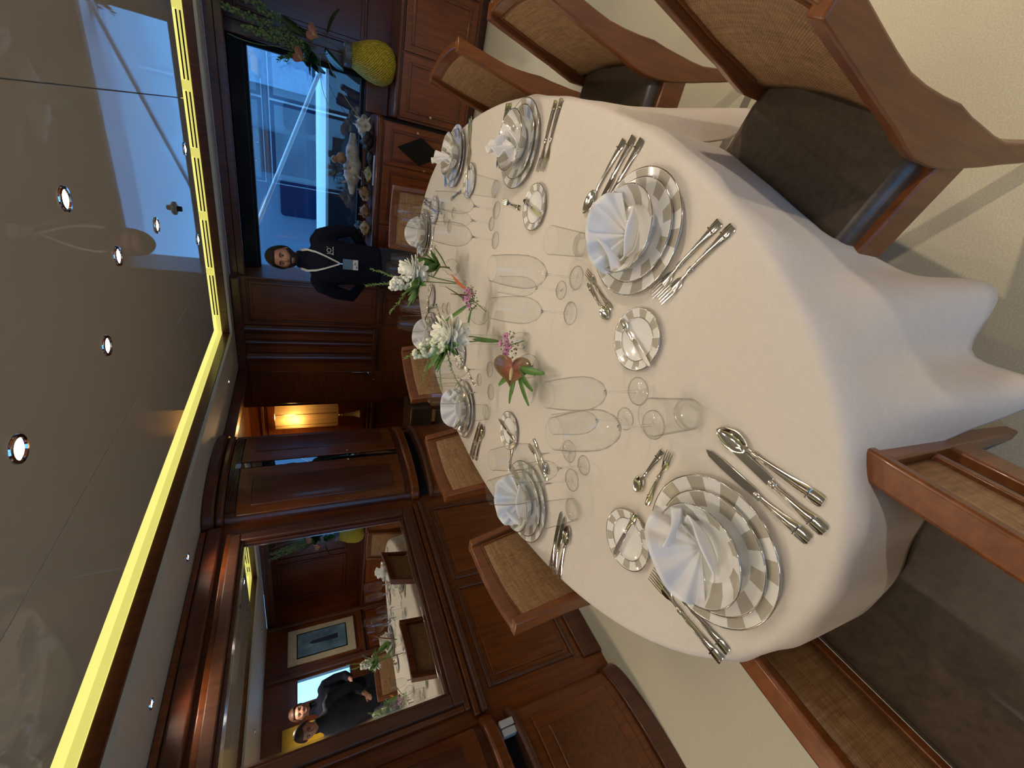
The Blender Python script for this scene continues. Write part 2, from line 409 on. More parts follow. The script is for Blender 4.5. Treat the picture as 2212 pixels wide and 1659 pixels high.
# ---- bow-fronted corner cabinets on both sides of the mirror
def bow(y0, y1, d, z0, z1, n=18, flute=0):
    yc, hy = (y0+y1)/2, (y1-y0)/2
    pts = [(LX+d*cos(a)**0.8 if cos(a) > 0 else LX, yc+hy*sin(a)) for a in [(-pi/2+pi*i/n) for i in range(n+1)]]
    return [(x, y) for x, y in pts]
def bow_patch(y0, y1, d, f0, f1, z0, z1, t, n=8):
    yc, hy = (y0+y1)/2, (y1-y0)/2
    m = MB(); ring = []
    for k in range(n+1):
        a = -pi/2+pi*(f0+(f1-f0)*k/n)
        ring.append(((LX+d*max(cos(a), 0)**0.8), yc+hy*sin(a)))
    o = [(x+t, y) for x, y in ring]
    return m.prism(ring+list(reversed(o)), z0, z1)
def bow_cabinet(y0, y1, label):
    t = thing('bow_front_cabinet', label, 'cabinet', (0, 0, 0), 0, 'bow-fronted wall cabinets')
    ye = (y1-y0)
    MB().prism(bow(y0, y1, 0.15, 0, 0), 0.0, 0.10).build('plinth', MAHD, t, bevel=0.008)
    MB().prism(bow(y0+0.015, y1-0.015, 0.13, 0, 0), 0.101, 0.655).build('base', MAH, t)
    bow_patch(y0+0.015, y1-0.015, 0.13, 0.2, 0.8, 0.15, 0.60, 0.012).build('door', MAH, t, bevel=0.005)
    bow_patch(y0+0.015, y1-0.015, 0.13, 0.27, 0.73, 0.21, 0.54, 0.02).build('door_panel', MAHX, t, bevel=0.006)
    MB().prism(bow(y0, y1, 0.165, 0, 0), 0.656, 0.69).build('worktop', MAHL, t, bevel=0.012)
    MB().prism(bow(y0+0.05, y1-0.05, 0.08, 0, 0), 0.691, 0.765).build('niche', BLACK, t)
    MB().prism(bow(y0, y1, 0.165, 0, 0), 0.766, 0.83).build('upper_plinth', MAH, t, bevel=0.014)
    MB().prism(bow(y0+0.02, y1-0.02, 0.12, 0, 0), 0.831, 2.02).build('carcass', MAHD, t)
    for f0, f1 in ((0.10, 0.475), (0.525, 0.90)):
        bow_patch(y0+0.02, y1-0.02, 0.12, f0, f1, 0.87, 1.96, 0.014).build('door', MAH, t, bevel=0.005)
        w = (f1-f0)*0.22
        bow_patch(y0+0.02, y1-0.02, 0.12, f0+w, f1-w, 0.95, 1.88, 0.022).build('door_panel', MAHD, t, bevel=0.006)
    bow_patch(y0+0.02, y1-0.02, 0.12, 0.482, 0.518, 0.87, 1.99, 0.008, 3).build('mirror_strip', MIRROR, t)
    for k in range(7):
        bow_patch(y0+0.015, y1-0.015, 0.125, 0.15, 0.85, 1.965+k*0.008, 1.970+k*0.008, 0.012, 12).build('fluting', MAHD, t)
    MB().prism(bow(y0, y1, 0.17, 0, 0), 2.022, 2.07).build('cornice', MAHD, t, bevel=0.014)
    MB().prism(bow(y0-0.01, y1+0.01, 0.195, 0, 0), 2.071, 2.138).build('capital', MAHD, t, bevel=0.012)
    for s in (0.46, 0.54):
        m = MB(); a = -pi/2+pi*s; yc = (y0+y1)/2; hy = ye/2-0.02
        m.ball((LX+0.12*cos(a)**0.8+0.022, yc+hy*sin(a), 1.25), 0.009); m.build('knob', BRASS, t)
    return t
bow_cabinet(2.28, 3.19, 'dark bow-fronted mahogany cabinet between the mirror and the lamp-lit passage')
bow_cabinet(-0.15, 0.79, 'bow-fronted mahogany cabinet on the near side of the mirror')
sw = thing('glass_block', 'pair of small frosted glass blocks on the shelf below the mirror', 'ornament', (LX+0.05, 0.70, 0.69))
for k in range(2): bx(0.02, 0.06, -0.05+k*0.035, -0.02+k*0.035, 0, 0.07).build('block', pmat('frosted_block', (0.6, 0.58, 0.52), 0.3, var=0.05), sw, bevel=0.004)

# ---- far wall: left block with pilasters, window niche, right block
wf = struct(bx(-2.47, -1.45, FY, 4.95, 0, 2.139).build('wall_far', MAH))
panel(wf, 'y-', FY, -1.90, -1.47, 0.82, 2.02, MAH, MAHD); panel(wf, 'y-', FY, -1.90, -1.47, 0.14, 0.74, MAH, MAHD)
bx(-2.47, -1.45, FY-0.02, FY, 0.755, 0.80).build('chair_rail', MAHD, wf, bevel=0.008)
bx(-2.47, -1.45, FY-0.02, FY, 0, 0.11).build('plinth', MAHD, wf, bevel=0.006)
for px, pr in ((-1.98, 0.05), (-2.13, 0.035), (-2.30, 0.06)):
    MB().lathe([(pr, 0.80), (pr, 2.06)], 12, (px, FY, 0), a0=pi, a1=2*pi).build('pilaster', MAHD, wf)
bx(-2.40, -1.92, FY-0.075, FY, 0.80, 0.84).build('pilaster_base', MAHD, wf, bevel=0.008)
bx(-2.47, -1.45, FY-0.07, FY, 2.06, 2.135).build('cornice', MAHD, wf, bevel=0.01)
# window niche
wn = struct(bx(-1.45, 2.4, 4.53, 4.97, 2.081, 2.139).build('ceiling_niche', MAHD))
bx(-1.45, 2.3, 4.53, 4.56, 2.02, 2.081).build('pelmet', MAHD, wn, bevel=0.008)
bx(-1.45, 0.5, 4.60, 4.625, 2.04, 2.081).build('pelmet_bead', MAHL, wn, bevel=0.006)
w2 = MB()
w2.box(-1.56, 0.42, 4.88, 4.97, 0, 0.985); w2.box(-1.56, 0.42, 4.88, 4.97, 1.93, 2.08)
w2.box(-1.56, -1.50, 4.88, 4.97, 0.985, 1.93); w2.box(0.42, 2.4, 4.88, 4.97, 0, 2.08)
wc = struct(w2.build('wall_window', MAHD))
bx(0.42, 0.52, 4.80, 4.88, 0.72, 2.08).build('pilaster', MAHD, wc, bevel=0.01)
panel(wc, 'y-', 4.88, 0.60, 1.20, 0.98, 1.98, MAHD, MAHD); panel(wc, 'y-', 4.88, 1.30, 2.20, 0.98, 1.98, MAHD, MAHD)
bx(-1.45, 0.42, 4.80, 4.88, 1.93, 2.04).build('blind_box', BLACK, wc, bevel=0.006)
wd = struct(empty('window_1', (-0.55, 4.9, 0.985)))
fr = MB()
for a in ((-0.97, -0.93, 0, 0.95), (0.93, 0.97, 0, 0.95), (-0.93, 0.93, 0.92, 0.95), (-0.93, 0.93, 0, 0.03)):
    fr.box(a[0], a[1], -0.05, 0.03, a[2], a[3])
fr.build('window_frame', BLACK, wd, bevel=0.004)
bx(-0.93, 0.93, 0.0, 0.006, 0.03, 0.92).build('pane', WGLASS, wd)

# right wall, back wall with the aft doors, passage
wm = MB()
wm.box(RX, RX+0.1, BY-0.2, 3.29, 0, ZS); wm.box(RX, RX+0.1, 3.64, 5.0, 0, ZS); wm.box(RX, RX+0.1, 3.29, 3.64, 0, 1.0); wm.box(RX, RX+0.1, 3.29, 3.64, 1.74, ZS)
wr = struct(wm.build('wall_right', MAH))
w3 = struct(empty('window_2', (RX+0.03, 3.465, 1.0)))
m = MB()
for a in ((-0.175, -0.155, 0, 0.74), (0.155, 0.175, 0, 0.74), (-0.155, 0.155, 0, 0.02), (-0.155, 0.155, 0.72, 0.74)): m.box(-0.04, 0.03, a[0], a[1], a[2], a[3])
m.build('window_frame', MAHL, w3, bevel=0.003)
bx(-0.003, 0.003, -0.155, 0.155, 0.02, 0.72).build('pane', WGLASS, w3)
panel(wr, 'x-', RX, 2.3, 2.58, 0.85, 2.0, MAHD, MAHL); panel(wr, 'x-', RX, 0.8, 2.2, 0.85, 2.0)
panel(wr, 'x-', RX, 3.75, 4.45, 0.15, 0.75); panel(wr, 'x-', RX, 2.55, 3.6, 0.15, 0.75)
bx(RX-0.06, RX, 3.66, 3.74, 0, 2.13).build('pilaster', MAHL, wr, bevel=0.012)
bx(RX-0.06, RX, 4.44, 4.50, 0, 2.13).build('pilaster', MAHL, wr, bevel=0.012)
bx(RX-0.04, RX, -2.4, 4.5, 0.765, 0.80).build('chair_rail', MAHL, wr, bevel=0.01)
wb = MB()
wb.box(LX-0.1, -1.62, BY-0.1, BY, 0, ZS); wb.box(1.82, RX, BY-0.1, BY, 0, ZS); wb.box(-1.62, 1.82, BY-0.1, BY, 2.1, ZS)
wk = struct(wb.build('wall_back', MAH))
for k in range(2):
    d = struct(empty('door_%d' % (k+1), (-0.76+1.72*k, BY-0.05, 0)))
    m = MB()
    for a in ((-0.84, -0.77, 0.0, 2.08), (0.77, 0.84, 0.0, 2.08), (-0.77, 0.77, 0.0, 0.15), (-0.77, 0.77, 2.0, 2.08)):
        m.box(a[0], a[1], -0.03, 0.03, a[2], a[3])
    m.build('door_frame', MAHD, d, bevel=0.005)
    bx(-0.77, 0.77, -0.004, 0.004, 0.15, 2.0).build('pane', DGLASS, d)

# passage beyond the left wall
hl = struct(bx(-3.98, -2.90, 4.90, 5.0, 0, 2.139).build('wall_passage', MAHX))
panel(hl, 'y-', 4.90, -3.78, -2.98, 0.76, 2.02, MAHX, MAHL, 0.03, 0.025); panel(hl, 'y-', 4.90, -3.78, -2.98, 0.14, 0.68, MAHX, MAHL)
bx(-3.9, -2.90, 4.86, 4.90, 0.70, 0.745).build('chair_rail', MAHL, hl, bevel=0.01)
struct(bx(-4.0, -3.9, 2.2, 5.0, 0, 2.139).build('wall_passage_side', MAHX))
struct(bx(-3.98, -2.5, 2.2, 2.3, 0, 2.139).build('wall_passage_near', MAH))
struct(bx(-3.98, -2.4, 2.2, 4.97, 2.14, 2.18).build('ceiling_passage', MAHX))
hb = struct(bx(-2.95, -2.47, FY+0.04, 4.9, 0, 2.139).build('wall_passage_return', MAHX))
d3 = struct(empty('door_3', (-2.69, FY+0.02, 0)))
bx(-0.205, 0.215, -0.02, 0.015, 0.02, 2.05).build('door_leaf', MAHX, d3, bevel=0.004)
h = MB(); h.box(0.165, 0.20, -0.028, -0.02, 0.83, 1.05); h.build('handle_plate', CHROME, d3, bevel=0.003)
h = MB(); h.tube([(0.183, -0.025, 0.86), (0.183, -0.055, 0.86), (0.08, -0.06, 0.86)], 0.008); h.build('lever_handle', CHROME, d3)
h = MB(); h.ball((0.10, -0.025, 0.80), 0.012); h.build('key_escutcheon', BRASS, d3)

# ---- recessed downlights
WARM = (1.0, 0.84, 0.67)
def downlight(x, y, z, power, label, r=0.03, spot=125, col=WARM):
    t = thing('downlight', label, 'ceiling light', (x, y, z), 0, 'recessed downlights')
    MB().lathe([(r*0.72, -0.001), (r*0.78, -0.006), (r, -0.005), (r*1.06, -0.001), (r*1.06, 0.0)], 20).build('trim_ring', CHROME, t)
    MB().lathe([(0, -0.004), (r*0.5, -0.0035), (r*0.7, -0.001)], 16).build('bulb', LAMPW, t)
    l = bpy.data.lights.new('downlight_beam', 'SPOT'); l.energy = power; l.color = col; l.spot_size = radians(spot); l.spot_blend = 0.7; l.shadow_soft_size = 0.035
    o = bpy.data.objects.new('downlight_beam', l); COL.objects.link(o); o.parent = t; o.location = (0, 0, -0.012)
    return t
PW = 8.3
for x, y, l in ((-0.834, 1.143, 'bright recessed downlight nearest the camera, close to the mirror-side cove'),
                (-0.847, 1.736, 'recessed downlight on the mirror side of the ceiling centre'),
                (-0.611, 2.015, 'recessed downlight in the middle of the ceiling beside the blue reflection'),
                (-0.365, 1.716, 'bright recessed downlight on the grey ceiling away from the mirror'),
                (-0.615, 2.575, 'recessed downlight inside the blue ceiling reflection next to the detector'),
                (-0.344, 3.43, 'recessed downlight beside the window-side yellow cove, towards the flower vase'),
                (-0.884, 3.449, 'recessed downlight beside the window-side yellow cove, towards the man'),
                (-0.38, 1.143, 'recessed downlight outside the picture above the near table end'),
                (-0.611, 0.55, 'recessed downlight outside the picture above the head chair'),
                (-0.834, -0.2, 'recessed downlight outside the picture behind the camera, mirror side'),
                (-0.38, -0.2, 'recessed downlight outside the picture behind the camera')):
    downlight(x, y, ZC, PW*(0.7 if 'outside' in l and y > 0 else 1), l, 0.036)  # those outside the picture are unseen repeats, added for their light
for x, y, l in ((-2.24, 1.965, 'small soffit downlight above the far end of the mirror'), (-2.23, 1.227, 'small soffit downlight above the near end of the mirror'),
                (-2.19, 3.80, 'small soffit downlight over the passage opening'), (-2.23, 0.45, 'small soffit downlight above the near bow-fronted cabinet'), (-2.23, -0.3, 'added small soffit downlight outside the picture on the mirror side')):
    downlight(x, y, ZS, 58 if 'outside' in l else 4.2, l, 0.022, 150)  # the one outside the picture is added to brighten the near floor
for x, y, l in ((-0.065, 4.66, 'tiny downlight in the dark niche above the window, near the flower vase'), (-1.19, 4.66, 'tiny downlight in the dark niche above the window, near the man')):
    downlight(x, y, 2.081, 1.2, l, 0.016, 110)
for x, y, l in ((1.5, 1.2, 'unseen fill downlight over the walkway opposite the mirror, near'), (1.5, 2.8, 'unseen fill downlight over the walkway opposite the mirror, middle'), (1.5, 4.0, 'unseen fill downlight over the walkway opposite the mirror, far'), (1.5, -0.6, 'unseen fill downlight over the walkway behind the camera')):
    downlight(x, y, ZS, 10 if y > 3.5 else (50 if y > 2 else 95), l, 0.025, 150)  # walkway lamps are unseen, added to brighten the floor and cloth drop
sd = thing('smoke_detector', 'small round smoke detector on the ceiling inside the blue reflection', 'detector', (-0.604, 2.965, ZC))
MB().lathe([(0.034, 0), (0.034, -0.008), (0.026, -0.012), (0, -0.012)], 20).build('base', pmat('detector_grey', (0.2, 0.2, 0.18), 0.5), sd)
MB().lathe([(0.014, -0.012), (0.014, -0.03), (0.011, -0.034), (0, -0.034)], 16).build('sensor', BLACK, sd)

# ---- wall lamp in the passage: pleated silk shade and tassel
lp = thing('wall_lamp', 'lit wall lamp with tall gold silk shade and hanging tassel', 'lamp', (-3.31, 4.80, 1.16))
m, nt, b = new_mat('gold_silk')
t = nt.nodes.new('ShaderNodeTexCoord'); f = noise(nt, ocoord(nt, (60, 60, 1.5)), 1.0, 3)
nt.links.new(ramp(nt, f, [(0.3, (0.30, 0.17, 0.04)), (0.7, (0.62, 0.40, 0.13))]), b.inputs['Base Color'])
b.inputs['Roughness'].default_value = 0.6; b.inputs['Transmission Weight'].default_value = 0.0
tl = nt.nodes.new('ShaderNodeBsdfTranslucent'); tl.inputs[0].default_value = (0.85, 0.6, 0.25, 1); ad = nt.nodes.new('ShaderNodeMixShader'); ad.inputs[0].default_value = 0.45
nt.links.new(b.outputs[0], ad.inputs[1]); nt.links.new(tl.outputs[0], ad.inputs[2]); nt.links.new(ad.outputs[0], nt.nodes['Material Output'].inputs[0])
SILK = m
MB().grid(lambda u, v: (0.17*cos(pi+pi*u)*(1+0.02*(int(u*24+0.5) % 2)), 0.05+0.09*sin(pi+pi*u)*(1+0.03*(int(u*24+0.5) % 2)), 0.71*v), 24, 1).build('shade', SILK, lp, ang=60)
for z in (0.0, 0.71):
    MB().tube([(0.172*cos(pi+pi*k/20), 0.05+0.092*sin(pi+pi*k/20), z) for k in range(21)], 0.005, 6).build('shade_trim', BRASS, lp)
for a in (0.35, 0.65):
    MB().tube([(0.173*cos(pi+pi*a), 0.05+0.093*sin(pi+pi*a), z) for z in (0, 0.71)], 0.004, 6).build('shade_rib', BRASS, lp)
MB().ball((0.0, 0.03, 0.48), (0.035, 0.03, 0.045)).build('bulb', emis('lamp_bulb', (1.0, 0.72, 0.32), 60), lp)
MB().ball((0, 0.03, -0.03), 0.02).ball((0, 0.03, -0.06), (0.024, 0.024, 0.018)).build('tassel_knot', BRASS, lp)
MB().lathe([(0.012, -0.07), (0.02, -0.10), (0.03, -0.2), (0.052, -0.27), (0, -0.27)], 16, (0, 0.03, 0)).build('tassel', pmat('gold_thread', (0.52, 0.36, 0.12), 0.6, nscale=80, stretch=(1, 1, 0.05), var=0.3), lp)
l = bpy.data.lights.new('lamp_glow', 'POINT'); l.energy = 6; l.color = (1.0, 0.62, 0.26); l.shadow_soft_size = 0.05
o = bpy.data.objects.new('lamp_glow', l); COL.objects.link(o); o.parent = lp; o.location = (0, -0.15, 0.55)

# ---- outside: side rail, slanting pole, neighbouring yacht, water
GEL = pmat('white_gelcoat', (0.80, 0.84, 0.88), 0.3, var=0.03, coat=0.5)
NAVY = pmat('tinted_yacht_window', (0.005, 0.010, 0.028), 0.1, var=0.1, coat=0.3)
PALE = pmat('blue_grey_superstructure', (0.040, 0.062, 0.095), 0.4, var=0.06, nscale=1.5)
rl = tag(bx(-3.2, 3.2, 5.27, 5.50, 1.262, 1.288).build('bulwark_rail', GEL, bevel=0.004), 'pale glowing bulwark rail running across the window outside', 'rail')
a = len(rl.data.vertices)
for v in rl.data.vertices:
    if v.co.y > 5.4: v.co.z += 0.085
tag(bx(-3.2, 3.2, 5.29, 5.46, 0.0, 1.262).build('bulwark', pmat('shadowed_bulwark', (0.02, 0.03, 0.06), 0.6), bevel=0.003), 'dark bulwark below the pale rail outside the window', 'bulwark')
tag(MB().tube([(0.47, 5.38, 1.30), (-1.17, 5.3, 1.965), (-1.9, 5.26, 2.26)], 0.021, 10).build('slanting_pole', GEL), 'slanting white pole crossing the view outside the window', 'pole')
tag(bx(-1.9, 1.3, 5.9, 6.0, 2.03, 2.09).build('deck_beam', GEL, bevel=0.01), 'pale overhead deck beam outside the window top', 'beam')
ny = thing('neighbouring_yacht', 'neighbouring yacht with dark tinted windows seen through the window', 'yacht', (-1, 9, 0))
bx(-9, 9, 0, 2.5, -0.8, 1.22).build('hull', GEL, ny, bevel=0.05)
bx(-9, 9, 0.3, 2.5, 1.22, 4.2).build('superstructure', PALE, ny)
def rwin(x0, x1, z0, z1, r, mat):
    out = []
    for cx, cz, a0 in ((x1-r, z1-r, 0), (x0+r, z1-r, pi/2), (x0+r, z0+r, pi), (x1-r, z0+r, 1.5*pi)):
        out += [(cx+r*cos(a0+pi/2*k/4), cz+r*sin(a0+pi/2*k/4)) for k in range(5)]
    m = MB().prism(out, 0.24, 0.32); return m.xf(Matrix(((1, 0, 0, 0), (0, 0, 1, 0), (0, 1, 0, 0), (0, 0, 0, 1)))).build('window', mat, ny)
rwin(-0.05, 0.60, 1.24, 2.3, 0.06, NAVY); rwin(0.68, 1.10, 1.24, 1.75, 0.08, NAVY); rwin(-0.75, -0.13, 1.24, 1.85, 0.06, NAVY)
bx(1.25, 3.0, 0.2, 0.32, 1.3, 2.4).build('panel', pmat('grey_blue_panel', (0.13, 0.18, 0.24), 0.4), ny, bevel=0.03)
WAT = pmat('harbour_water', (0.05, 0.12, 0.22), 0.12, var=0.3, nscale=3, bmp=0.4, stretch=(1, 3, 1))
wt = bx(-30, 30, 5.6, 60, -1.0, -0.9).build('water', WAT); wt['kind'] = 'stuff'; tag(wt, 'harbour water outside the far window', 'water')

# ================================================================== sideboard under the window
def knob(parent, x, y, z):
    MB().lathe([(0.006, 0), (0.006, 0.012), (0.012, 0.018), (0.011, 0.025), (0, 0.027)], 12).xf(Matrix.Translation((x, y, z)) @ Matrix.Rotation(radians(90), 4, 'X')).build('knob', BRASS, parent)
sb = thing('breakfront_sideboard', 'mahogany breakfront sideboard with a dark diamond inlay below the window', 'sideboard', (0, 0, 0))
bx(-1.32, 0.09, 4.37, 4.87, 0.10, 0.875).build('carcass', MAH, sb)
bx(-1.30, 0.07, 4.41, 4.85, 0.0, 0.10).build('plinth', MAHD, sb)
tp = MB(); out = [(-1.36, 4.875), (-1.36, 4.34), (0.06, 4.34), (0.105, 4.36), (0.125, 4.41), (0.125, 4.875)]
tp.prism(out, 0.876, 0.925).build('worktop', MAHD, sb, bevel=0.016)
for i, (x0, x1) in enumerate(((-1.30, -0.785), (-0.775, -0.26), (-0.25, 0.08))):
    d = bx(x0, x1, 4.352, 4.37, 0.13, 0.86).build('door', MAH, sb, bevel=0.004)
    m = MB(); w = 0.025
    for a in ((x0+0.04, x1-0.04, 0.18, 0.18+w), (x0+0.04, x1-0.04, 0.81-w, 0.81), (x0+0.04, x0+0.04+w, 0.18+w, 0.81-w), (x1-0.04-w, x1-0.04, 0.18+w, 0.81-w)):
        m.box(a[0], a[1], 4.344, 4.352, a[2], a[3])
    m.build('moulding', MAHD, d, bevel=0.004)
    if i == 2:
        MB().prism([(-0.205, 0.54), (-0.09, 0.33), (0.025, 0.54), (-0.09, 0.745)], 4.338, 4.352).xf(Matrix(((1, 0, 0, 0), (0, 0, 1, 0), (0, 1, 0, 0), (0, 0, 0, 1)))).build('diamond_inlay', BLACK, d, bevel=0.002)
    else:
        cx = (x0+x1)/2
        MB().prism([(cx-0.11, 0.5), (cx, 0.3), (cx+0.11, 0.5), (cx, 0.7)], 4.338, 4.352).xf(Matrix(((1, 0, 0, 0), (0, 0, 1, 0), (0, 1, 0, 0), (0, 0, 0, 1)))).build('diamond_inlay', BLACK, d, bevel=0.002)
knob(sb, -0.245, 4.35, 0.49); knob(sb, -0.77, 4.35, 0.49); knob(sb, 0.05, 4.35, 0.58)
sc = thing('low_side_cabinet', 'low mahogany side cabinet carrying the yellow vase', 'cabinet', (0, 0, 0))
bx(0.13, 2.25, 4.50, 4.875, 0.09, 0.74).build('carcass', MAH, sc)
bx(0.13, 2.25, 4.585, 4.875, 0.0, 0.09).build('plinth', MAHD, sc)
bx(0.127, 2.25, 4.465, 4.875, 0.741, 0.775).build('worktop', MAHD, sc, bevel=0.012)
bx(0.13, 0.42, 4.80, 4.875, 0.776, 0.97).build('backsplash', MAH, sc, bevel=0.006)
for x0, x1 in ((0.15, 0.62), (0.635, 1.12), (1.135, 1.65), (1.665, 2.2)):
    d = bx(x0, x1, 4.482, 4.50, 0.12, 0.725).build('door', MAH, sc, bevel=0.004)
    m = MB(); w = 0.022
    for a in ((x0+0.05, x1-0.05, 0.18, 0.18+w), (x0+0.05, x1-0.05, 0.67-w, 0.67), (x0+0.05, x0+0.05+w, 0.18+w, 0.67-w), (x1-0.05-w, x1-0.05, 0.18+w, 0.67-w)):
        m.box(a[0], a[1], 4.474, 4.482, a[2], a[3])
    m.build('moulding', MAHX, d, bevel=0.004)
knob(sc, 0.20, 4.48, 0.45); knob(sc, 1.07, 4.48, 0.45); knob(sc, 1.19, 4.48, 0.45)

# stool in the passage
st = thing('leather_stool', 'black leather stool standing in the lamp-lit passage', 'stool', (-2.98, 4.22, 0), 0.2)
bx(-0.22, 0.22, -0.22, 0.22, 0.16, 0.42).build('seat_box', LEATHER, st, bevel=0.03)
for sx in (-1, 1):
    for sy in (-1, 1):
        bx(sx*0.19-0.018, sx*0.19+0.018, sy*0.19-0.018, sy*0.19+0.018, 0, 0.16).build('leg', MAHD, st, bevel=0.004)

# ================================================================== dining chairs (front faces local +Y)
def backline(z):
    """set-back of the rear face with height: scooped above the seat, leaning back to the top"""
    pts = [(0.0, -0.335), (0.15, -0.285), (0.30, -0.25), (0.44, -0.235), (0.55, -0.240), (0.70, -0.258), (0.85, -0.288), (0.96, -0.312)]
    for (z0, y0), (z1, y1) in zip(pts, pts[1:]):
        if z <= z1: return y0+(y1-y0)*(z-z0)/(z1-z0)
    return pts[-1][1]
TOPZ = 0.925
def make_chair(arm=False):
    t = thing('dining_chair', 'x', 'chair', (0, 0, 0), 0, 'cane-backed dining chairs')
    hw = 0.245 if not arm else 0.275
    # seat
    MB().prism([(-hw+0.02, 0.225), (-hw+0.02, -0.18), (-hw+0.034, -0.24), (-hw*0.5, -0.262), (hw*0.5, -0.262), (hw-0.034, -0.24), (hw-0.02, -0.18), (hw-0.02, 0.225)], 0.407, 0.477).build('seat', LEATHER, t, bevel=0.022)
    m = MB(); m.box(-hw, hw, 0.205, 0.235, 0.335, 0.405); m.box(-hw, -hw+0.028, -0.22, 0.205, 0.335, 0.43); m.box(hw-0.028, hw, -0.22, 0.205, 0.335, 0.43); m.box(-hw+0.028, hw-0.028, -0.235, -0.205, 0.335, 0.405)
    m.build('apron', CHW, t, bevel=0.006)
    fz = 0.335 if not arm else 0.665
    for sx in (-1, 1):
        y1 = 0.21
        s = []
        for z, w in ((0.0, 0.013), (0.2, 0.017), (0.36, 0.021), (fz, 0.021)):
            x = sx*(hw-0.02)
            s.append([(x-w, y1-w, z), (x+w, y1-w, z), (x+w, y1+w, z), (x-w, y1+w, z)])
        MB().sweep(s).build('front_leg', CHW, t, bevel=0.004)
        s = []
        for k in range(17):
            z = TOPZ*k/16; y = backline(z)
            d = 0.020+0.024*math.exp(-((z-0.47)/0.14)**2)+0.006*(z > 0.5)
            x = sx*(hw-0.012-0.022*max(0, z-0.45)/0.5)
            wx = 0.016
            s.append([(x-wx, y-d, z), (x+wx, y-d, z), (x+wx, y+d, z), (x-wx, y+d, z)])
        MB().sweep(s).build('rear_leg', CHW, t, bevel=0.004)
    # bowed top rail
    def bowy(u, z): return backline(z)+0.0-0.028*(1-(2*u-1)**2)
    s = []
    for k in range(13):
        u = k/12; x = (2*u-1)*(hw-0.034)
        y = bowy(u, TOPZ-0.02)
        s.append([(x, y-0.017, TOPZ-0.045), (x, y+0.012, TOPZ-0.045), (x, y+0.010, TOPZ+0.002), (x, y-0.019, TOPZ+0.002)])
    MB().sweep(s).build('top_rail', CHW, t, bevel=0.005)
    s = []
    for k in range(13):
        u = k/12; x = (2*u-1)*(hw-0.03); y = bowy(u, 0.5)+0.012
        s.append([(x, y-0.020, 0.440), (x, y-0.002, 0.440), (x, y-0.004, 0.478), (x, y-0.022, 0.478)])
    MB().sweep(s).build('lower_rail', CHW, t, bevel=0.004)
    # cane panel, curved two ways
    def cp(u, v):
        z = 0.470+(TOPZ-0.043-0.470)*v
        return ((2*u-1)*(hw-0.027-0.022*max(0, z-0.45)/0.5), bowy(u, z)+0.014*(1-v)**3, z)
    MB().grid(cp, 14, 12).build('cane_back', CANE, t, ang=80, solid=0.008)
    # thin bead round the cane
    bd = [cp(0.02, k/8) for k in range(1, 9)]+[cp(0.02+0.96*k/8, 0.995) for k in range(9)]+[cp(0.98, 1-k/8) for k in range(8)]
    MB().tube([(x, y+0.006, z) for x, y, z in bd], 0.004, 5).build('bead', CHW, t)
    if arm:
        for sx in (-1, 1):
            x = sx*(hw-0.02)
            s = []
            for k in range(11):
                y = 0.235-0.53*k/10; z = 0.668+0.03*sin(pi*k/20)
                w = 0.026
                s.append([(x-w, y, z), (x+w, y, z), (x+w, y, z+0.03), (x-w, y, z+0.03)])
            MB().sweep(s).build('arm_rest', CHW, t, bevel=0.007)
            m = MB(); m.grid(lambda u, v: (x, 0.185-0.40*u, 0.50+0.165*v), 4, 4).build('cane_side', CANE, t, ang=80, solid=0.008)
            bx(x-0.012, x+0.012, -0.215, 0.19, 0.478, 0.502).build('side_rail', CHW, t, bevel=0.003)
    return t
PROTO = make_chair()
GRP = 'cane-backed dining chairs'
def place(src, x, y, face, label, first=False):
    rz = math.atan2(-face[0], face[1])
    if first:
        src.location = (x, y, 0); src.rotation_euler = (0, 0, rz); src['label'] = label; return src
    return dup(src, (x, y, 0), rz, label, GRP)
def from_back(ends, face):
    cx = (ends[0][0]+ends[1][0])/2; cy = (ends[0][1]+ends[1][1])/2
    n = sqrt(face[0]**2+face[1]**2); f = (face[0]/n, face[1]/n)
    return cx+0.33*f[0], cy+0.33*f[1], f
x, y, f = from_back(((-1.492, 1.081), (-1.402, 0.654)), (0.979, 0.206)); place(PROTO, x, y, f, 'cane-backed chair on the mirror side nearest the camera, cane face in view', True)
x, y, f = from_back(((-1.52, 1.866), (-1.557, 1.455)), (0.996, -0.09)); place(PROTO, x, y, f, 'cane-backed chair in the middle of the mirror side, before the bow-fronted cabinet')
x, y, f = from_back(((-1.337, 2.671), (-1.492, 2.289)), (0.927, -0.375)); place(PROTO, x, y, f, 'cane-backed chair on the mirror side farthest from the camera, below the lamp')
place(PROTO, -0.55, 3.13, (0.0, -1.0), 'cane-backed chair at the far table end in front of the man')
x, y, f = from_back(((0.325, 2.63), (0.42, 2.21)), (-0.975, -0.22)); place(PROTO, x, y, f, 'cane-backed chair opposite the mirror farthest from the camera, in front of the low cabinet')
place(PROTO, 0.152, 1.635, (-1.0, 0.0), 'cane-backed chair in the middle opposite the mirror, half its leather seat in view')
place(PROTO, 0.037, 0.79, (-0.97, 0.25), 'large foreground cane-backed chair with its whole dark leather seat in view')
HEAD = make_chair(True); HEAD.name = 'armchair'
HEAD.location = (-0.565, 0.015, 0); HEAD.rotation_euler = (0, 0, radians(1.5))
tag(HEAD, 'armchair with cane sides and black leather seat at the table head nearest the camera', 'armchair'); del HEAD['group']

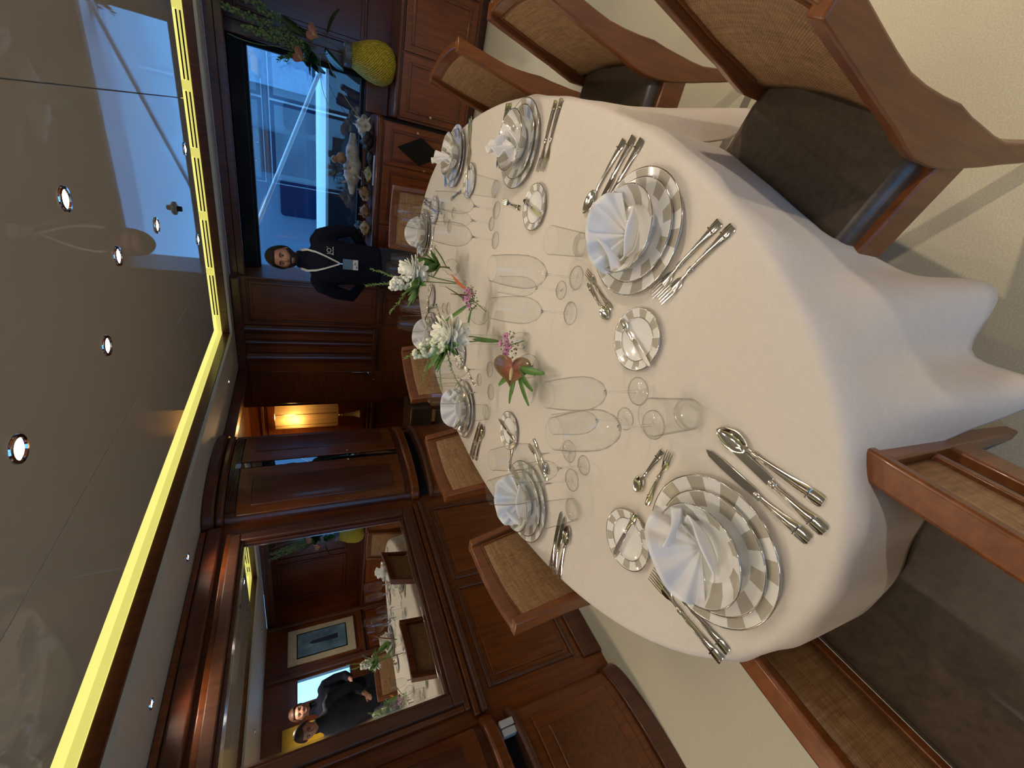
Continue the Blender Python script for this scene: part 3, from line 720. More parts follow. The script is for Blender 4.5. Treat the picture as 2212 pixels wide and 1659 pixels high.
# ================================================================== table and cloth
TX, TY, TA, TB, TZ = -0.60, 1.705, 0.84, 1.57, 0.75
tb = thing('dining_table', 'oval dining table hidden under the white cloth', 'table', (TX, TY, 0))
MB().lathe([(0, 0.70), (0.985, 0.70), (1.0, 0.715), (1.0, 0.735), (0.985, 0.742), (0, 0.742)], 64, sx=TA-0.012, sy=TB-0.012).build('tabletop', MAH, tb)
for k in (-0.75, 0.75):
    MB().lathe([(0.20, 0.0), (0.20, 0.05), (0.08, 0.10), (0.07, 0.60), (0.14, 0.70)], 20, (0, k, 0)).build('pedestal', MAH, tb)
def sst(a, b, x):
    t = min(1, max(0, (x-a)/(b-a))); return t*t*(3-2*t)
# where chairs stand, the cloth lies on their seats: (x, y, reach)
SEATS = [(-1.36, 0.93, 0.30), (-1.42, 1.66, 0.30), (-1.28, 2.46, 0.30), (-0.55, 3.24, 0.3), (0.25, 2.38, 0.30), (0.25, 1.635, 0.30), (0.12, 0.82, 0.27), (-0.57, 0.14, 0.27)]
def hem(th):
    x = TX+TA*cos(th); y = TY+TB*sin(th); k = 0
    for sx, sy, r in SEATS:
        d = sqrt((x-sx)**2+(y-sy)**2); k = max(k, 1-sst(r*0.9, r*1.3, d))
    return 0.22+(0.503-0.22)*k
NT = 360
def cloth_pt(th, k, n=20):
    nx, ny = cos(th)/TA, sin(th)/TB; l = sqrt(nx*nx+ny*ny); nx /= l; ny /= l
    ex, ey = TX+TA*cos(th), TY+TB*sin(th)
    s = k/n
    hz = hem(th)
    wob = 0.003*sin(23*th+1)+0.003*sin(37*th)
    if s < 0.12:            # rounded edge
        a = s/0.12*pi/2; R = 0.022
        return (ex+nx*(-R+R*sin(a)+wob*s), ey+ny*(-R+R*sin(a)+wob*s), TZ-R+R*cos(a))
    q = (s-0.12)/0.88
    z = (TZ-0.022)+(hz-(TZ-0.022))*q
    drop = (TZ-0.022)-z
    free = (0.503-hz)/0.283
    fold = (0.055*sin(31*th+5.39)+0.012*sin(19*th+2.1))*(0.15+0.85*free)
    out = 0.004+(0.02+0.11*free)*drop+fold*max(0, drop-0.06)*1.9
    return (ex+nx*(out+wob), ey+ny*(out+wob), z)
m = MB(); rings = 14
m.v.append((TX, TY, TZ))
for r in range(1, rings+1):
    for i in range(NT):
        th = 2*pi*i/NT; nx, ny = cos(th)/TA, sin(th)/TB; l = sqrt(nx*nx+ny*ny)
        q = r/rings
        m.v.append((TX+(TA*cos(th)-0.022*nx/l)*q, TY+(TB*sin(th)-0.022*ny/l)*q, TZ))
for k in range(1, 21):
    for i in range(NT): m.v.append(cloth_pt(2*pi*i/NT, k))
for i in range(NT): m.f.append((0, 1+i, 1+(i+1) % NT))
for r in range(rings+20-1):
    for i in range(NT):
        a = 1+r*NT+i; b = 1+r*NT+(i+1) % NT
        m.f.append((a, a+NT, b+NT, b))
tag(m.build('tablecloth', CLOTH, ang=80, solid=0.002), 'white damask tablecloth hanging in folds from the oval table', 'tablecloth')

# ================================================================== tableware
Z0 = TZ+0.0015
PLACES = {  # centre, direction the diner faces, phrase
 'S1': ((-0.639, 0.342), (0.0, 1.0), 'at the place nearest the camera'),
 'S2': ((-0.092, 0.904), (-0.93, 0.37), 'at the nearest place opposite the mirror'),
 'S3': ((0.068, 1.721), (-1.0, 0.0), 'at the middle place opposite the mirror'),
 'S4': ((-0.037, 2.537), (-0.93, -0.37), 'at the farthest place opposite the mirror'),
 'S5': ((-0.56, 3.03), (0.0, -1.0), 'at the far end place before the man'),
 'S6': ((-1.13, 2.545), (0.93, -0.37), 'at the farthest place on the mirror side'),
 'S7': ((-1.226, 1.79), (1.0, -0.03), 'at the middle place on the mirror side'),
 'S8': ((-1.159, 1.015), (0.95, 0.30), 'at the nearest place on the mirror side')}

def plate_profile(r, h, well, t=0.004):
    """flat well, gently rising rim"""
    return [(0, 0.002), (well*0.75, 0.002), (well*0.8, 0.0), (well*0.95, 0.0), (well*1.02, 0.004), (r, h), (r+0.0012, h+0.0015), (r, h+0.003), (well*1.05, 0.004+t), (well*0.92, t+0.001), (0, t+0.0015)]
def make_plate(name, r, h, well, mat, seg=48, inner_line=None):
    t = thing(name, 'x', 'plate')
    MB().lathe(plate_profile(r, h, well), seg).build('dish', mat, t, ang=60)
    rim = [((r+0.001)*cos(2*pi*k/seg), (r+0.001)*sin(2*pi*k/seg), h+0.0017) for k in range(seg)]
    m = MB()
    m.grid(lambda u, v: ((r+0.0006+0.0019*cos(2*pi*v))*cos(2*pi*u), (r+0.0006+0.0019*cos(2*pi*v))*sin(2*pi*u), h+0.0016+0.0022*sin(2*pi*v)), seg, 6, True, True).build('silver_rim', PLAT, t, ang=80)
    if inner_line:
        R, zz = inner_line
        MB().grid(lambda u, v: ((R+0.0011*cos(2*pi*v))*cos(2*pi*u), (R+0.0011*cos(2*pi*v))*sin(2*pi*u), zz+0.0006*sin(2*pi*v)), seg, 5, True, True).build('inner_band', PLAT, t, ang=80)
    return t
CH_P = make_plate('charger_plate', 0.158, 0.016, 0.112, plate_mat('charger_pattern', 0.116, 0.156, 22))
DP_P = make_plate('dinner_plate', 0.129, 0.015, 0.090, plate_mat('dinner_pattern', 0.094, 0.127, 20, 0.6))
BR_P = make_plate('bread_plate', 0.082, 0.010, 0.056, plate_mat('bread_pattern', 0.058, 0.080, 18, 0.3), 40, (0.0575, 0.0095))
# soup bowl
BO_P = thing('soup_bowl', 'x', 'bowl')
MB().lathe([(0, 0.004), (0.046, 0.004), (0.05, 0.0), (0.060, 0.0), (0.064, 0.006), (0.090, 0.024), (0.1065, 0.048), (0.108, 0.050), (0.1065, 0.0515), (0.088, 0.029), (0.062, 0.011), (0, 0.009)], 48).build('dish', plate_mat('bowl_pattern', 0.064, 0.105, 16, 0.2), BO_P, ang=60)
MB().grid(lambda u, v: ((0.1073+0.0016*cos(2*pi*v))*cos(2*pi*u), (0.1073+0.0016*cos(2*pi*v))*sin(2*pi*u), 0.0505+0.0018*sin(2*pi*v)), 48, 6, True, True).build('silver_rim', PLAT, BO_P, ang=80)
used = set()
def inst(src, loc, rz, label, group, scale=None):
    if src.name not in used:
        used.add(src.name); src.location = loc; src.rotation_euler = (0, 0, rz); src['label'] = label; src['group'] = group
        return src
    return dup(src, loc, rz, label, group)

# folded napkin: pleated fan standing in the bowl (three variants by seed)
def make_napkin(x, y, z, rz, label, seed, lean):
    rnd = random.Random(seed)
    t = thing('napkin', label, 'napkin', (x, y, z), rz, 'white napkins folded as fans')
    n = 9
    ph = [rnd.uniform(-0.006, 0.006) for _ in range(n+1)]
    def fan(u, v):
        a = radians(-80)+radians(160)*u
        zig = sin(u*n*pi)
        R = (0.010+0.108*v)*(1-0.12*abs(2*u-1)**2)*(1+0.035*sin(8*u+seed))
        px = R*sin(a); pz = R*cos(a)*0.95+0.016*abs(2*u-1)*v
        py = zig*0.0105*(0.2+0.8*v)*(1+0.5*sin(2.3*seed+5*u))+0.012*sin(2.2*u*pi+seed)*v
        return (px, py*cos(lean)+pz*sin(lean), 0.006+max(0.0, pz*cos(lean)-py*sin(lean)))
    MB().grid(fan, n*6, 10).build('fan', NAPK, t, ang=75, solid=0.0035)
    # rolled cuff at the foot and the loose wing on one side
    def cuff(u, v):
        a = radians(200)*u-radians(100)
        r = 0.034+0.018*v+0.004*sin(7*u*pi+seed)
        return (r*sin(a)*1.25, -0.012-0.030*cos(a)*(0.6+0.6*v), 0.004+0.052*v*(0.7+0.3*cos(2*a)))
    MB().grid(cuff, 22, 6).build('cuff', NAPK, t, ang=80, solid=0.004)
    def wing(u, v):
        s = rnd_s
        return (s*(0.02+0.075*u), 0.018+0.012*sin(4*u+3*v)-0.02*u, 0.006+(0.085-0.05*u)*v+0.006*sin(6*v))
    rnd_s = 1 if seed % 2 else -1
    MB().grid(wing, 8, 6).build('wing', NAPK, t, ang=80, solid=0.0035)
    return t

# ---- cutlery: local +Y from handle end to tip
def outline(pts):  # half profile [(y, halfwidth)] -> closed outline
    return [(w, y) for y, w in pts]+[(-w, y) for y, w in reversed(pts)]
def strip(pts, thick, zc):
    """flat blade following half-widths and centre heights: pts [(y,w,z)]"""
    m = MB(); secs = []
    for y, w, z in pts:
        secs.append([(-w, y, z-thick*0.2), (-w*0.6, y, z+thick*0.5), (0, y, z+thick*0.75), (w*0.6, y, z+thick*0.5), (w, y, z-thick*0.2), (w*0.6, y, z-thick*0.5), (-w*0.6, y, z-thick*0.5)])
    m.sweep(secs); return m
def handle(t, L, w=0.0085, y1=None):
    w *= 1.22
    strip([(0.0, w*0.75, 0.003), (0.004, w*1.05, 0.003), (0.02, w*1.08, 0.003), (0.03, w*0.92, 0.003), (L*0.5, w*0.62, 0.005), (L*0.85, w*0.42, 0.0055), (L, w*0.45, 0.005)], 0.0046, 0).build('handle', SILVER, t, ang=50)
    m = MB()
    for k in (-1, 0, 1): m.tube([(k*w*0.45, 0.032, 0.0062), (k*w*0.2, L*0.8, 0.0082)], 0.0009, 5)
    m.build('reeding', SILVER, t)
    MB().tube([(0, L-0.012, 0.006), (0, L-0.010, 0.006), (0, L-0.007, 0.006), (0, L-0.004, 0.006), (0, L-0.001, 0.006), (0, L+0.003, 0.006)], [(w*0.5, 0.003), (w*0.62, 0.0042), (w*0.5, 0.0032), (w*0.6, 0.004), (w*0.5, 0.0032), (w*0.4, 0.003)], 10).build('collar', SILVER, t)
    MB().tube([(-w*0.9, 0.026, 0.0055), (w*0.9, 0.026, 0.0055)], 0.002, 6).build('end_band', SILVER, t)
def make_fork(name, S):
    t = thing(name, 'x', 'fork'); handle(t, 0.115*S, 0.0085*S)
    L0 = 0.115*S
    strip([(L0-0.002, 0.004*S, 0.005), (L0+0.018*S, 0.004*S, 0.004), (L0+0.03*S, 0.0105*S, 0.003), (L0+0.045*S, 0.0125*S, 0.0035), (L0+0.05*S, 0.0125*S, 0.004)], 0.0028, 0).build('neck', SILVER, t, ang=50)
    for k in range(4):
        xx = (-1.5+k)*0.0072*S
        MB().tube([(xx, L0+0.046*S, 0.004), (xx, L0+0.065*S, 0.0062), (xx, L0+0.088*S, 0.0085)], [(0.0022*S, 0.0015), (0.0021*S, 0.0014), (0.0012*S, 0.001)], 6).build('tine', SILVER, t)
    return t
def make_spoon(name, S, wide=1.0):
    t = thing(name, 'x', 'spoon'); handle(t, 0.125*S, 0.0085*S); L0 = 0.125*S
    def bowl(u, v):
        y = L0+0.012*S+0.066*S*u
        hw = wide*0.0215*S*(sin(pi*min(1, u*0.93+0.07))**0.62)*(1-0.12*u)
        x = (2*v-1)*hw
        return (x, y, 0.0078*S-0.0075*S*(1-(2*v-1)**2)*sin(pi*min(1, max(0, u)))**0.6+0.001)
    MB().grid(bowl, 14, 10).build('bowl', SILVER, t, ang=80, solid=0.0016)
    strip([(L0-0.003, 0.0038*S, 0.0055), (L0+0.008*S, 0.0036*S, 0.006), (L0+0.018*S, 0.007*S, 0.0065)], 0.003, 0).build('neck', SILVER, t, ang=50)
    return t
def make_knife(name, S):
    t = thing(name, 'x', 'knife'); handle(t, 0.105*S, 0.0095*S); L0 = 0.105*S
    m = MB(); out = [(-0.0095*S, L0), (0.0085*S, L0), (0.0095*S, L0+0.03*S), (0.0105*S, L0+0.085*S), (0.008*S, L0+0.112*S), (0.002*S, L0+0.125*S), (-0.006*S, L0+0.112*S), (-0.0085*S, L0+0.08*S), (-0.009*S, L0+0.03*S)]
    m.prism(out, 0.0025, 0.0048).build('blade', SILVER, t, bevel=0.0007)
    return t
CUT = {'fork': make_fork('table_fork', 1.12), 'dfork': make_fork('dessert_fork', 0.86), 'spoon': make_spoon('table_spoon', 1.12), 'tspoon': make_spoon('dessert_spoon', 0.78, 1.15), 'knife': make_knife('table_knife', 1.08), 'bknife': make_knife('butter_knife', 0.74)}
CLEN = {'fork': 0.203*1.12, 'dfork': 0.203*0.86, 'spoon': 0.203*1.12, 'tspoon': 0.203*0.72, 'knife': 0.23*1.08, 'bknife': 0.23*0.74}
CG = {'fork': 'table forks', 'dfork': 'dessert forks', 'spoon': 'table spoons', 'tspoon': 'dessert spoons', 'knife': 'table knives', 'bknife': 'butter knives'}
def cut(kind, tip, hnd, label, z=Z0):
    dx, dy = tip[0]-hnd[0], tip[1]-hnd[1]; d = sqrt(dx*dx+dy*dy); L = CLEN[kind]
    cx, cy = (tip[0]+hnd[0])/2, (tip[1]+hnd[1])/2
    return inst(CUT[kind], (cx-dx/d*L/2, cy-dy/d*L/2, z), math.atan2(-dx, dy), label, CG[kind])

# ---- glasses
def make_glass(name, hs, ht, r, rr, foot=0.037):
    """stem glass: hs bowl bottom, ht rim height, r widest radius, rr rim radius"""
    t = thing(name, 'x', 'wine glass')
    H = ht-hs
    prof = [(0.0005, hs), (r*0.35, hs+H*0.03), (r*0.72, hs+H*0.13), (r*0.94, hs+H*0.27), (r, hs+H*0.40), (r*0.97, hs+H*0.58), (r*0.88, hs+H*0.8), (rr, ht)]
    MB().lathe(prof, 32).build('bowl', GLASS, t, ang=80)
    MB().grid(lambda u, v: ((rr+0.0007*cos(2*pi*v))*cos(2*pi*u), (rr+0.0007*cos(2*pi*v))*sin(2*pi*u), ht+0.0007*sin(2*pi*v)), 32, 5, True, True).build('rim', GLASSR, t, ang=80)
    MB().lathe([(0.0045, 0.004), (0.0032, 0.02), (0.003, hs*0.6), (0.0042, hs-0.006), (0.007, hs-0.0005), (0, hs)], 12).build('stem', SOLIDG, t, ang=80)
    MB().grid(lambda u, v: ((foot+0.001*cos(2*pi*v))*cos(2*pi*u), (foot+0.001*cos(2*pi*v))*sin(2*pi*u), 0.0011+0.001*sin(2*pi*v)), 32, 6, True, True).build('foot_edge', SOLIDG, t, ang=80)
    MB().lathe([(foot*0.985, 0.0), (foot, 0.0008), (foot*0.97, 0.0018), (foot*0.5, 0.003), (0.012, 0.0045), (0.0045, 0.008)], 32).build('foot', GLASSR, t, ang=60)
    return t
def make_tumbler():
    t = thing('water_tumbler', 'x', 'tumbler')
    MB().lathe([(0.0365, 0.0), (0.0375, 0.012), (0.043, 0.118)], 32).build('wall', GLASS, t, ang=60)
    MB().grid(lambda u, v: ((0.0345+0.0022*cos(2*pi*v))*cos(2*pi*u), (0.0345+0.0022*cos(2*pi*v))*sin(2*pi*u), 0.010+0.0022*sin(2*pi*v)), 32, 8, True, True).build('base_ring', SOLIDG, t, ang=80)
    MB().lathe([(0.0362, 0.001), (0.0362, 0.013), (0.03, 0.0115), (0.02, 0.013), (0.008, 0.010), (0, 0.009)], 32).build('base', GLASSR, t, ang=60)
    MB().grid(lambda u, v: ((0.0423+0.0009*cos(2*pi*v))*cos(2*pi*u), (0.0423+0.0009*cos(2*pi*v))*sin(2*pi*u), 0.1182+0.0009*sin(2*pi*v)), 32, 5, True, True).build('rim', GLASSR, t, ang=80)
    return t
GL = {'red': make_glass('red_wine_glass', 0.115, 0.30, 0.050, 0.037), 'white': make_glass('white_wine_glass', 0.112, 0.285, 0.043, 0.032), 'small': make_glass('small_wine_glass', 0.10, 0.235, 0.032, 0.026, 0.031), 'tum': make_tumbler()}
GN = {'red': 'large red wine glass', 'white': 'white wine glass', 'small': 'small narrow wine glass', 'tum': 'thick-based water tumbler'}
GG = {'red': 'red wine glasses', 'white': 'white wine glasses', 'small': 'small wine glasses', 'tum': 'water tumblers'}
# explicit positions read for the places seen clearly
GPOS = {'S1': {'white': (-0.455, 0.702), 'red': (-0.502, 0.614), 'small': (-0.548, 0.707), 'tum': (-0.415, 0.534)},
        'S2': {'red': (-0.277, 1.117), 'white': (-0.390, 1.094), 'small': (-0.341, 1.183), 'tum': (-0.177, 1.135)},
        'S8': {'white': (-0.801, 0.880), 'red': (-0.876, 0.820), 'small': (-0.788, 0.792), 'tum': (-0.953, 0.763)},
        'S7': {'white': (-0.874, 1.592), 'red': (-0.964, 1.532), 'small': (-0.984, 1.686), 'tum': (-1.071, 1.521)},
        'S3': {'white': (-0.198, 1.856), 'red': (-0.320, 1.809), 'small': (-0.263, 1.885), 'tum': (-0.116, 1.898)}}
CPOS = {'S1': [('knife', (-0.459, 0.469), (-0.467, 0.199), 'inner'), ('knife', (-0.41, 0.438), (-0.433, 0.21), 'outer'), ('spoon', (-0.40, 0.464), (-0.392, 0.219), ''),
               ('fork', (-0.845, 0.421), (-0.837, 0.206), 'outer'), ('fork', (-0.812, 0.432), (-0.803, 0.197), 'inner'), ('tspoon', (-0.696, 0.579), (-0.526, 0.554), ''), ('dfork', (-0.522, 0.532), (-0.698, 0.53), ''), ('bknife', (-0.914, 0.541), (-0.725, 0.536), '')],
        'S2': [('fork', (-0.221, 0.778), (-0.006, 0.666), 'inner'), ('fork', (-0.212, 0.738), (-0.019, 0.636), 'outer'), ('spoon', (-0.094, 1.169), (0.127, 1.076), ''), ('knife', (-0.095, 1.118), (0.122, 1.045), 'outer'), ('knife', (-0.095, 1.085), (0.114, 1.009), 'inner'),
               ('dfork', (-0.239, 1.071), (-0.306, 0.90), ''), ('tspoon', (-0.325, 0.915), (-0.275, 1.042), ''), ('bknife', (-0.375, 0.664), (-0.303, 0.852), '')],
        'S3': [('fork', (0.0, 1.532), (0.21, 1.522), 'inner'), ('fork', (0.01, 1.494), (0.21, 1.484), 'outer'), ('knife', (-0.03, 1.905), (0.21, 1.915), 'inner'), ('knife', (-0.03, 1.935), (0.21, 1.945), 'outer'), ('bknife', (-0.145, 1.40), (-0.115, 1.58), ''), ('dfork', (-0.15, 1.79), (-0.15, 1.62), '')],
        'S8': [('knife', (-1.005, 0.815), (-1.262, 0.763), 'inner'), ('knife', (-1.015, 0.788), (-1.252, 0.741), 'outer'), ('spoon', (-1.022, 0.752), (-1.238, 0.712), ''), ('fork', (-1.03, 1.236), (-1.235, 1.17), 'inner'), ('bknife', (-1.006, 1.371), (-0.997, 1.204), ''), ('dfork', (-0.945, 1.10), (-0.985, 0.94), ''), ('tspoon', (-0.95, 0.95), (-0.91, 1.09), '')],
        'S7': [('knife', (-1.16, 1.575), (-1.411, 1.603), 'inner'), ('knife', (-1.155, 1.545), (-1.40, 1.57), 'outer'), ('spoon', (-1.16, 1.515), (-1.365, 1.528), ''), ('bknife', (-0.98, 2.06), (-0.995, 1.90), ''), ('dfork', (-1.02, 1.88), (-1.035, 1.71), '')]}
BPOS = {'S1': (-0.829, 0.531), 'S2': (-0.333, 0.766), 'S3': (-0.125, 1.491), 'S4': (-0.125, 2.256), 'S8': (-1.001, 1.274), 'S7': (-0.987, 1.979), 'S6': (-0.897, 2.673)}
KN = {'fork': 'table fork', 'dfork': 'small dessert fork', 'spoon': 'table spoon', 'tspoon': 'small dessert spoon', 'knife': 'table knife', 'bknife': 'butter knife on the bread plate'}
NAP = {'S1': (60, 34), 'S2': (14, 30), 'S3': (72, 20), 'S4': (78, 18), 'S5': (5, 8), 'S6': (18, 10), 'S7': (34, 12), 'S8': (30, 14)}
for i, (S, (c, f, ph)) in enumerate(PLACES.items()):
    rz = math.atan2(-f[0], f[1]); fx, fy = f; n = sqrt(fx*fx+fy*fy); fx /= n; fy /= n; rx, ry = fy, -fx
    def loc(r, u): return (c[0]+rx*r+fx*u, c[1]+ry*r+fy*u)
    inst(CH_P, (c[0], c[1], Z0), rz+0.1*i, 'large silver-rimmed charger plate '+ph, 'charger plates')
    p = (c[0]-0.006*fx, c[1]-0.006*fy)
    inst(DP_P, (p[0], p[1], Z0+0.0062), rz+0.23*i, 'dinner plate with taupe blocks on the charger '+ph, 'dinner plates')
    inst(BO_P, (p[0], p[1], Z0+0.0122), rz+0.31*i, 'soup bowl on the stacked plates '+ph, 'soup bowls')
    na, lean = NAP[S]
    make_napkin(p[0]+0.012*fx, p[1]+0.012*fy, Z0+0.024, radians(na), 'white fan-folded napkin in the bowl '+ph, i+1, radians(lean))
    b = BPOS.get(S) or loc(-0.19, 0.19)
    inst(BR_P, (b[0], b[1], Z0), rz+0.2*i, 'small bread plate '+ph, 'bread plates')
    if S in CPOS: lst = CPOS[S]
    else:
        lst = [('knife', loc(0.185, 0.11), loc(0.185, -0.14), 'inner'), ('knife', loc(0.21, 0.10), loc(0.21, -0.14), 'outer'), ('fork', loc(-0.185, 0.10), loc(-0.185, -0.13), 'inner'), ('fork', loc(-0.21, 0.10), loc(-0.21, -0.13), 'outer'), ('dfork', loc(0.08, 0.205), loc(-0.09, 0.20), '')]
        bd = 0.07; lst.append(('bknife', (b[0]+rx*0.0+fx*0.09, b[1]+fy*0.09), (b[0]-fx*0.09, b[1]-fy*0.09), ''))
    for kind, tip, hnd, w in lst:
        zz = Z0 if kind != 'bknife' else Z0+0.0135
        cut(kind, tip, hnd, 'silver '+((w+' ') if w else '')+KN[kind]+' '+ph, zz)
    gp = GPOS.get(S) or {'red': loc(0.19, 0.29), 'white': loc(0.11, 0.35), 'small': loc(0.04, 0.29), 'tum': loc(0.245, 0.22)}
    for k, q in gp.items():
        inst(GL[k], (q[0], q[1], Z0), 0.3*i, GN[k]+' '+ph, GG[k])

# ================================================================== flowers on the table
def stuff(o): o['kind'] = 'stuff'; return o
LEAF = pmat('leaf_green', (0.085, 0.20, 0.035), 0.45, var=0.3, nscale=30)
LEAFD = pmat('dark_glossy_leaf', (0.012, 0.05, 0.016), 0.25, var=0.3, nscale=20)
LEAFP = pmat('pale_sprig_green', (0.22, 0.34, 0.10), 0.5, var=0.25, nscale=60)
STEM = pmat('flower_stem', (0.10, 0.19, 0.04), 0.5, var=0.2)
WPET = pmat('cream_white_petal', (0.90, 0.89, 0.78), 0.55, var=0.05, nscale=40)
YPET = pmat('yellow_petal_heart', (0.78, 0.68, 0.18), 0.6, var=0.15)
WBUD = pmat('white_bud', (0.80, 0.84, 0.62), 0.5, var=0.1, nscale=60)
PINK = pmat('mauve_blossom', (0.60, 0.27, 0.44), 0.5, var=0.15, nscale=80)
PINKD = pmat('mauve_blossom_eye', (0.22, 0.05, 0.12), 0.5)
ORANGE = pmat('orange_bract', (0.62, 0.16, 0.06), 0.4, var=0.2)
REDBR = pmat('red_brown_stalk', (0.20, 0.045, 0.025), 0.4, var=0.2)
def anth_mat(name, mid, edge):
    m, nt, b = new_mat(name)
    t = nt.nodes.new('ShaderNodeTexCoord'); sp = nt.nodes.new('ShaderNodeSeparateXYZ'); nt.links.new(t.outputs['Object'], sp.inputs[0])
    r = mth(nt, 'SQRT', mth(nt, 'ADD', mth(nt, 'MULTIPLY', sp.outputs[0], sp.outputs[0]), mth(nt, 'MULTIPLY', sp.outputs[1], sp.outputs[1])))
    an = mth(nt, 'ARCTAN2', sp.outputs[1], sp.outputs[0])
    vein = mth(nt, 'MULTIPLY', mth(nt, 'GREATER_THAN', mth(nt, 'SINE', mth(nt, 'MULTIPLY', an, 17)), 0.9), 0.12)
    f = mth(nt, 'SUBTRACT', mth(nt, 'MULTIPLY', r, 18), vein)
    nt.links.new(ramp(nt, f, [(0.1, mid), (0.9, edge)]), b.inputs['Base Color'])
    b.inputs['Roughness'].default_value = 0.25; b.inputs['Coat Weight'].default_value = 0.4
    return m
ANTH = anth_mat('anthurium_red_green', (0.42, 0.10, 0.07), (0.26, 0.15, 0.055))
ANTHP = anth_mat('anthurium_salmon', (0.62, 0.28, 0.20), (0.45, 0.17, 0.10))
def aim(d):
    return Vector(d).normalized().to_track_quat('Z', 'Y').to_matrix()
def vase(name, x, y, prof, label):
    t = thing(name, label, 'vase', (x, y, Z0), 0, 'glass bud vases')
    MB().lathe(prof, 24).build('wall', GLASS, t, ang=60)
    r0 = prof[0][0]
    MB().lathe([(0, 0), (r0*0.98, 0), (r0*0.98, 0.007), (0, 0.008)], 24).build('base', GLASSR, t, ang=60)
    zz = prof[-1][1]*0.5; rz = min(p[0] for p in prof if p[1] > zz*0.3)*0.9
    return t
RND = [(0.024, 0.003), (0.042, 0.02), (0.047, 0.04), (0.040, 0.062), (0.022, 0.08), (0.019, 0.098), (0.022, 0.104)]
TEAR = [(0.022, 0.003), (0.034, 0.014), (0.033, 0.035), (0.018, 0.07), (0.012, 0.10), (0.015, 0.115)]
CYL = [(0.020, 0.003), (0.0215, 0.02), (0.0215, 0.14), (0.023, 0.15)]
vase('bud_vase', -0.575, 2.24, RND, 'round glass bud vase holding the fern at the far end of the flowers')
vase('bud_vase', -0.62, 2.09, CYL, 'slim glass vase holding the farther white dahlia')
vase('bud_vase', -0.66, 1.74, RND, 'round glass bud vase behind the mauve flowers and orange bracts')
vase('bud_vase', -0.70, 1.55, CYL, 'slim glass vase holding the nearer white dahlia')
vase('bud_vase', -0.60, 1.33, TEAR, 'teardrop glass vase holding the mauve blossoms beside the red anthurium')
vase('bud_vase', -0.648, 1.205, RND, 'round glass bud vase under the red and green anthurium')

def petal(m, base, d, L, w, curl, seg=5):
    """one curved petal leaving base along unit vector d"""
    d = Vector(d).normalized(); up = Vector((0, 0, 1))
    if abs(d.z) > 0.95: up = Vector((0, 1, 0))
    sd = d.cross(up).normalized(); n = sd.cross(d)
    b = Vector(base); a = len(m.v)
    for i in range(seg+1):
        s = i/seg; c = b+d*(L*s)+n*(curl*L*s*s)
        ww = w*(sin(pi*(0.12+0.80*s))**0.8)
        for k in (-1, 0, 1): m.v.append(tuple(c+sd*ww*k+n*(0.25*ww*abs(k))))
    for i in range(seg):
        for k in (0, 1):
            q = a+i*3+k; m.f.append((q, q+1, q+4, q+3))
def dahlia(pos, base, dirn, R, label, seed):
    rnd = random.Random(seed)
    t = thing('dahlia', label, 'flower', pos, 0, 'white dahlias')
    rot = aim(dirn); P = Vector(pos)
    m = MB()
    for ring, (el, n, L) in enumerate(((8, 13, 1.0), (28, 13, 0.95), (48, 12, 0.82), (66, 10, 0.65))):
        for k in range(n):
            a = 2*pi*(k+0.5*ring)/n+rnd.uniform(-.12, .12); e = radians(el+rnd.uniform(-8, 8))
            d = rot @ Vector((cos(a)*cos(e), sin(a)*cos(e), sin(e)))
            petal(m, (0, 0, 0), d, R*L*rnd.uniform(0.85, 1.08), R*0.27, rnd.uniform(0.0, 0.35))
    stuff(m.build('petals', WPET, t, ang=80, solid=0.0012))
    m = MB()
    for k in range(16):
        a = rnd.uniform(0, 6.28); e = radians(rnd.uniform(55, 90)); d = rot @ Vector((cos(a)*cos(e), sin(a)*cos(e), sin(e)))
        petal(m, (0, 0, 0), d, R*0.5, R*0.10, 0.3, 4)
    stuff(m.build('heart_petals', YPET, t, ang=80, solid=0.001))
    b = Vector(base)-P; mid = b*0.5+Vector((rnd.uniform(-.01, .01), rnd.uniform(-.01, .01), 0.01))
    MB().tube([(0, 0, -0.004), tuple(mid), tuple(b)], 0.0028, 6).build('stem', STEM, t)
    return t
def stock(pos, base, dirn, L, label, seed):
    rnd = random.Random(seed); t = thing('stock_flower', label, 'flower', pos, 0, 'white stock flowers')
    rot = aim(dirn); P = Vector(pos); m = MB(); g = MB()
    for k in range(80):
        z = L*rnd.uniform(-0.2, 1); a = rnd.uniform(0, 6.28); r = 0.042*(1-0.5*max(0, z/L))*rnd.uniform(0.6, 1)
        c = rot @ Vector((r*cos(a), r*sin(a), z))
        (m if rnd.random() < 0.75 else g).ball(tuple(c), rnd.uniform(0.006, 0.0125), 7, 5)
    stuff(m.build('florets', WPET if seed % 2 else WBUD, t, ang=80)); stuff(g.build('buds', WBUD, t, ang=80))
    b = Vector(base)-P
    MB().tube([tuple(rot @ Vector((0, 0, L*0.9))), (0, 0, 0), tuple(b*0.5), tuple(b)], 0.0026, 6).build('stem', STEM, t)
    for k in range(5):
        mm = MB(); a = rnd.uniform(0, 6.28); d = rot @ Vector((cos(a), sin(a), -0.5)); petal(mm, (0, 0, -0.01*k), d, 0.10, 0.011, 0.2); mm.build('leaf', LEAF, t, ang=80, solid=0.0012)
    return t
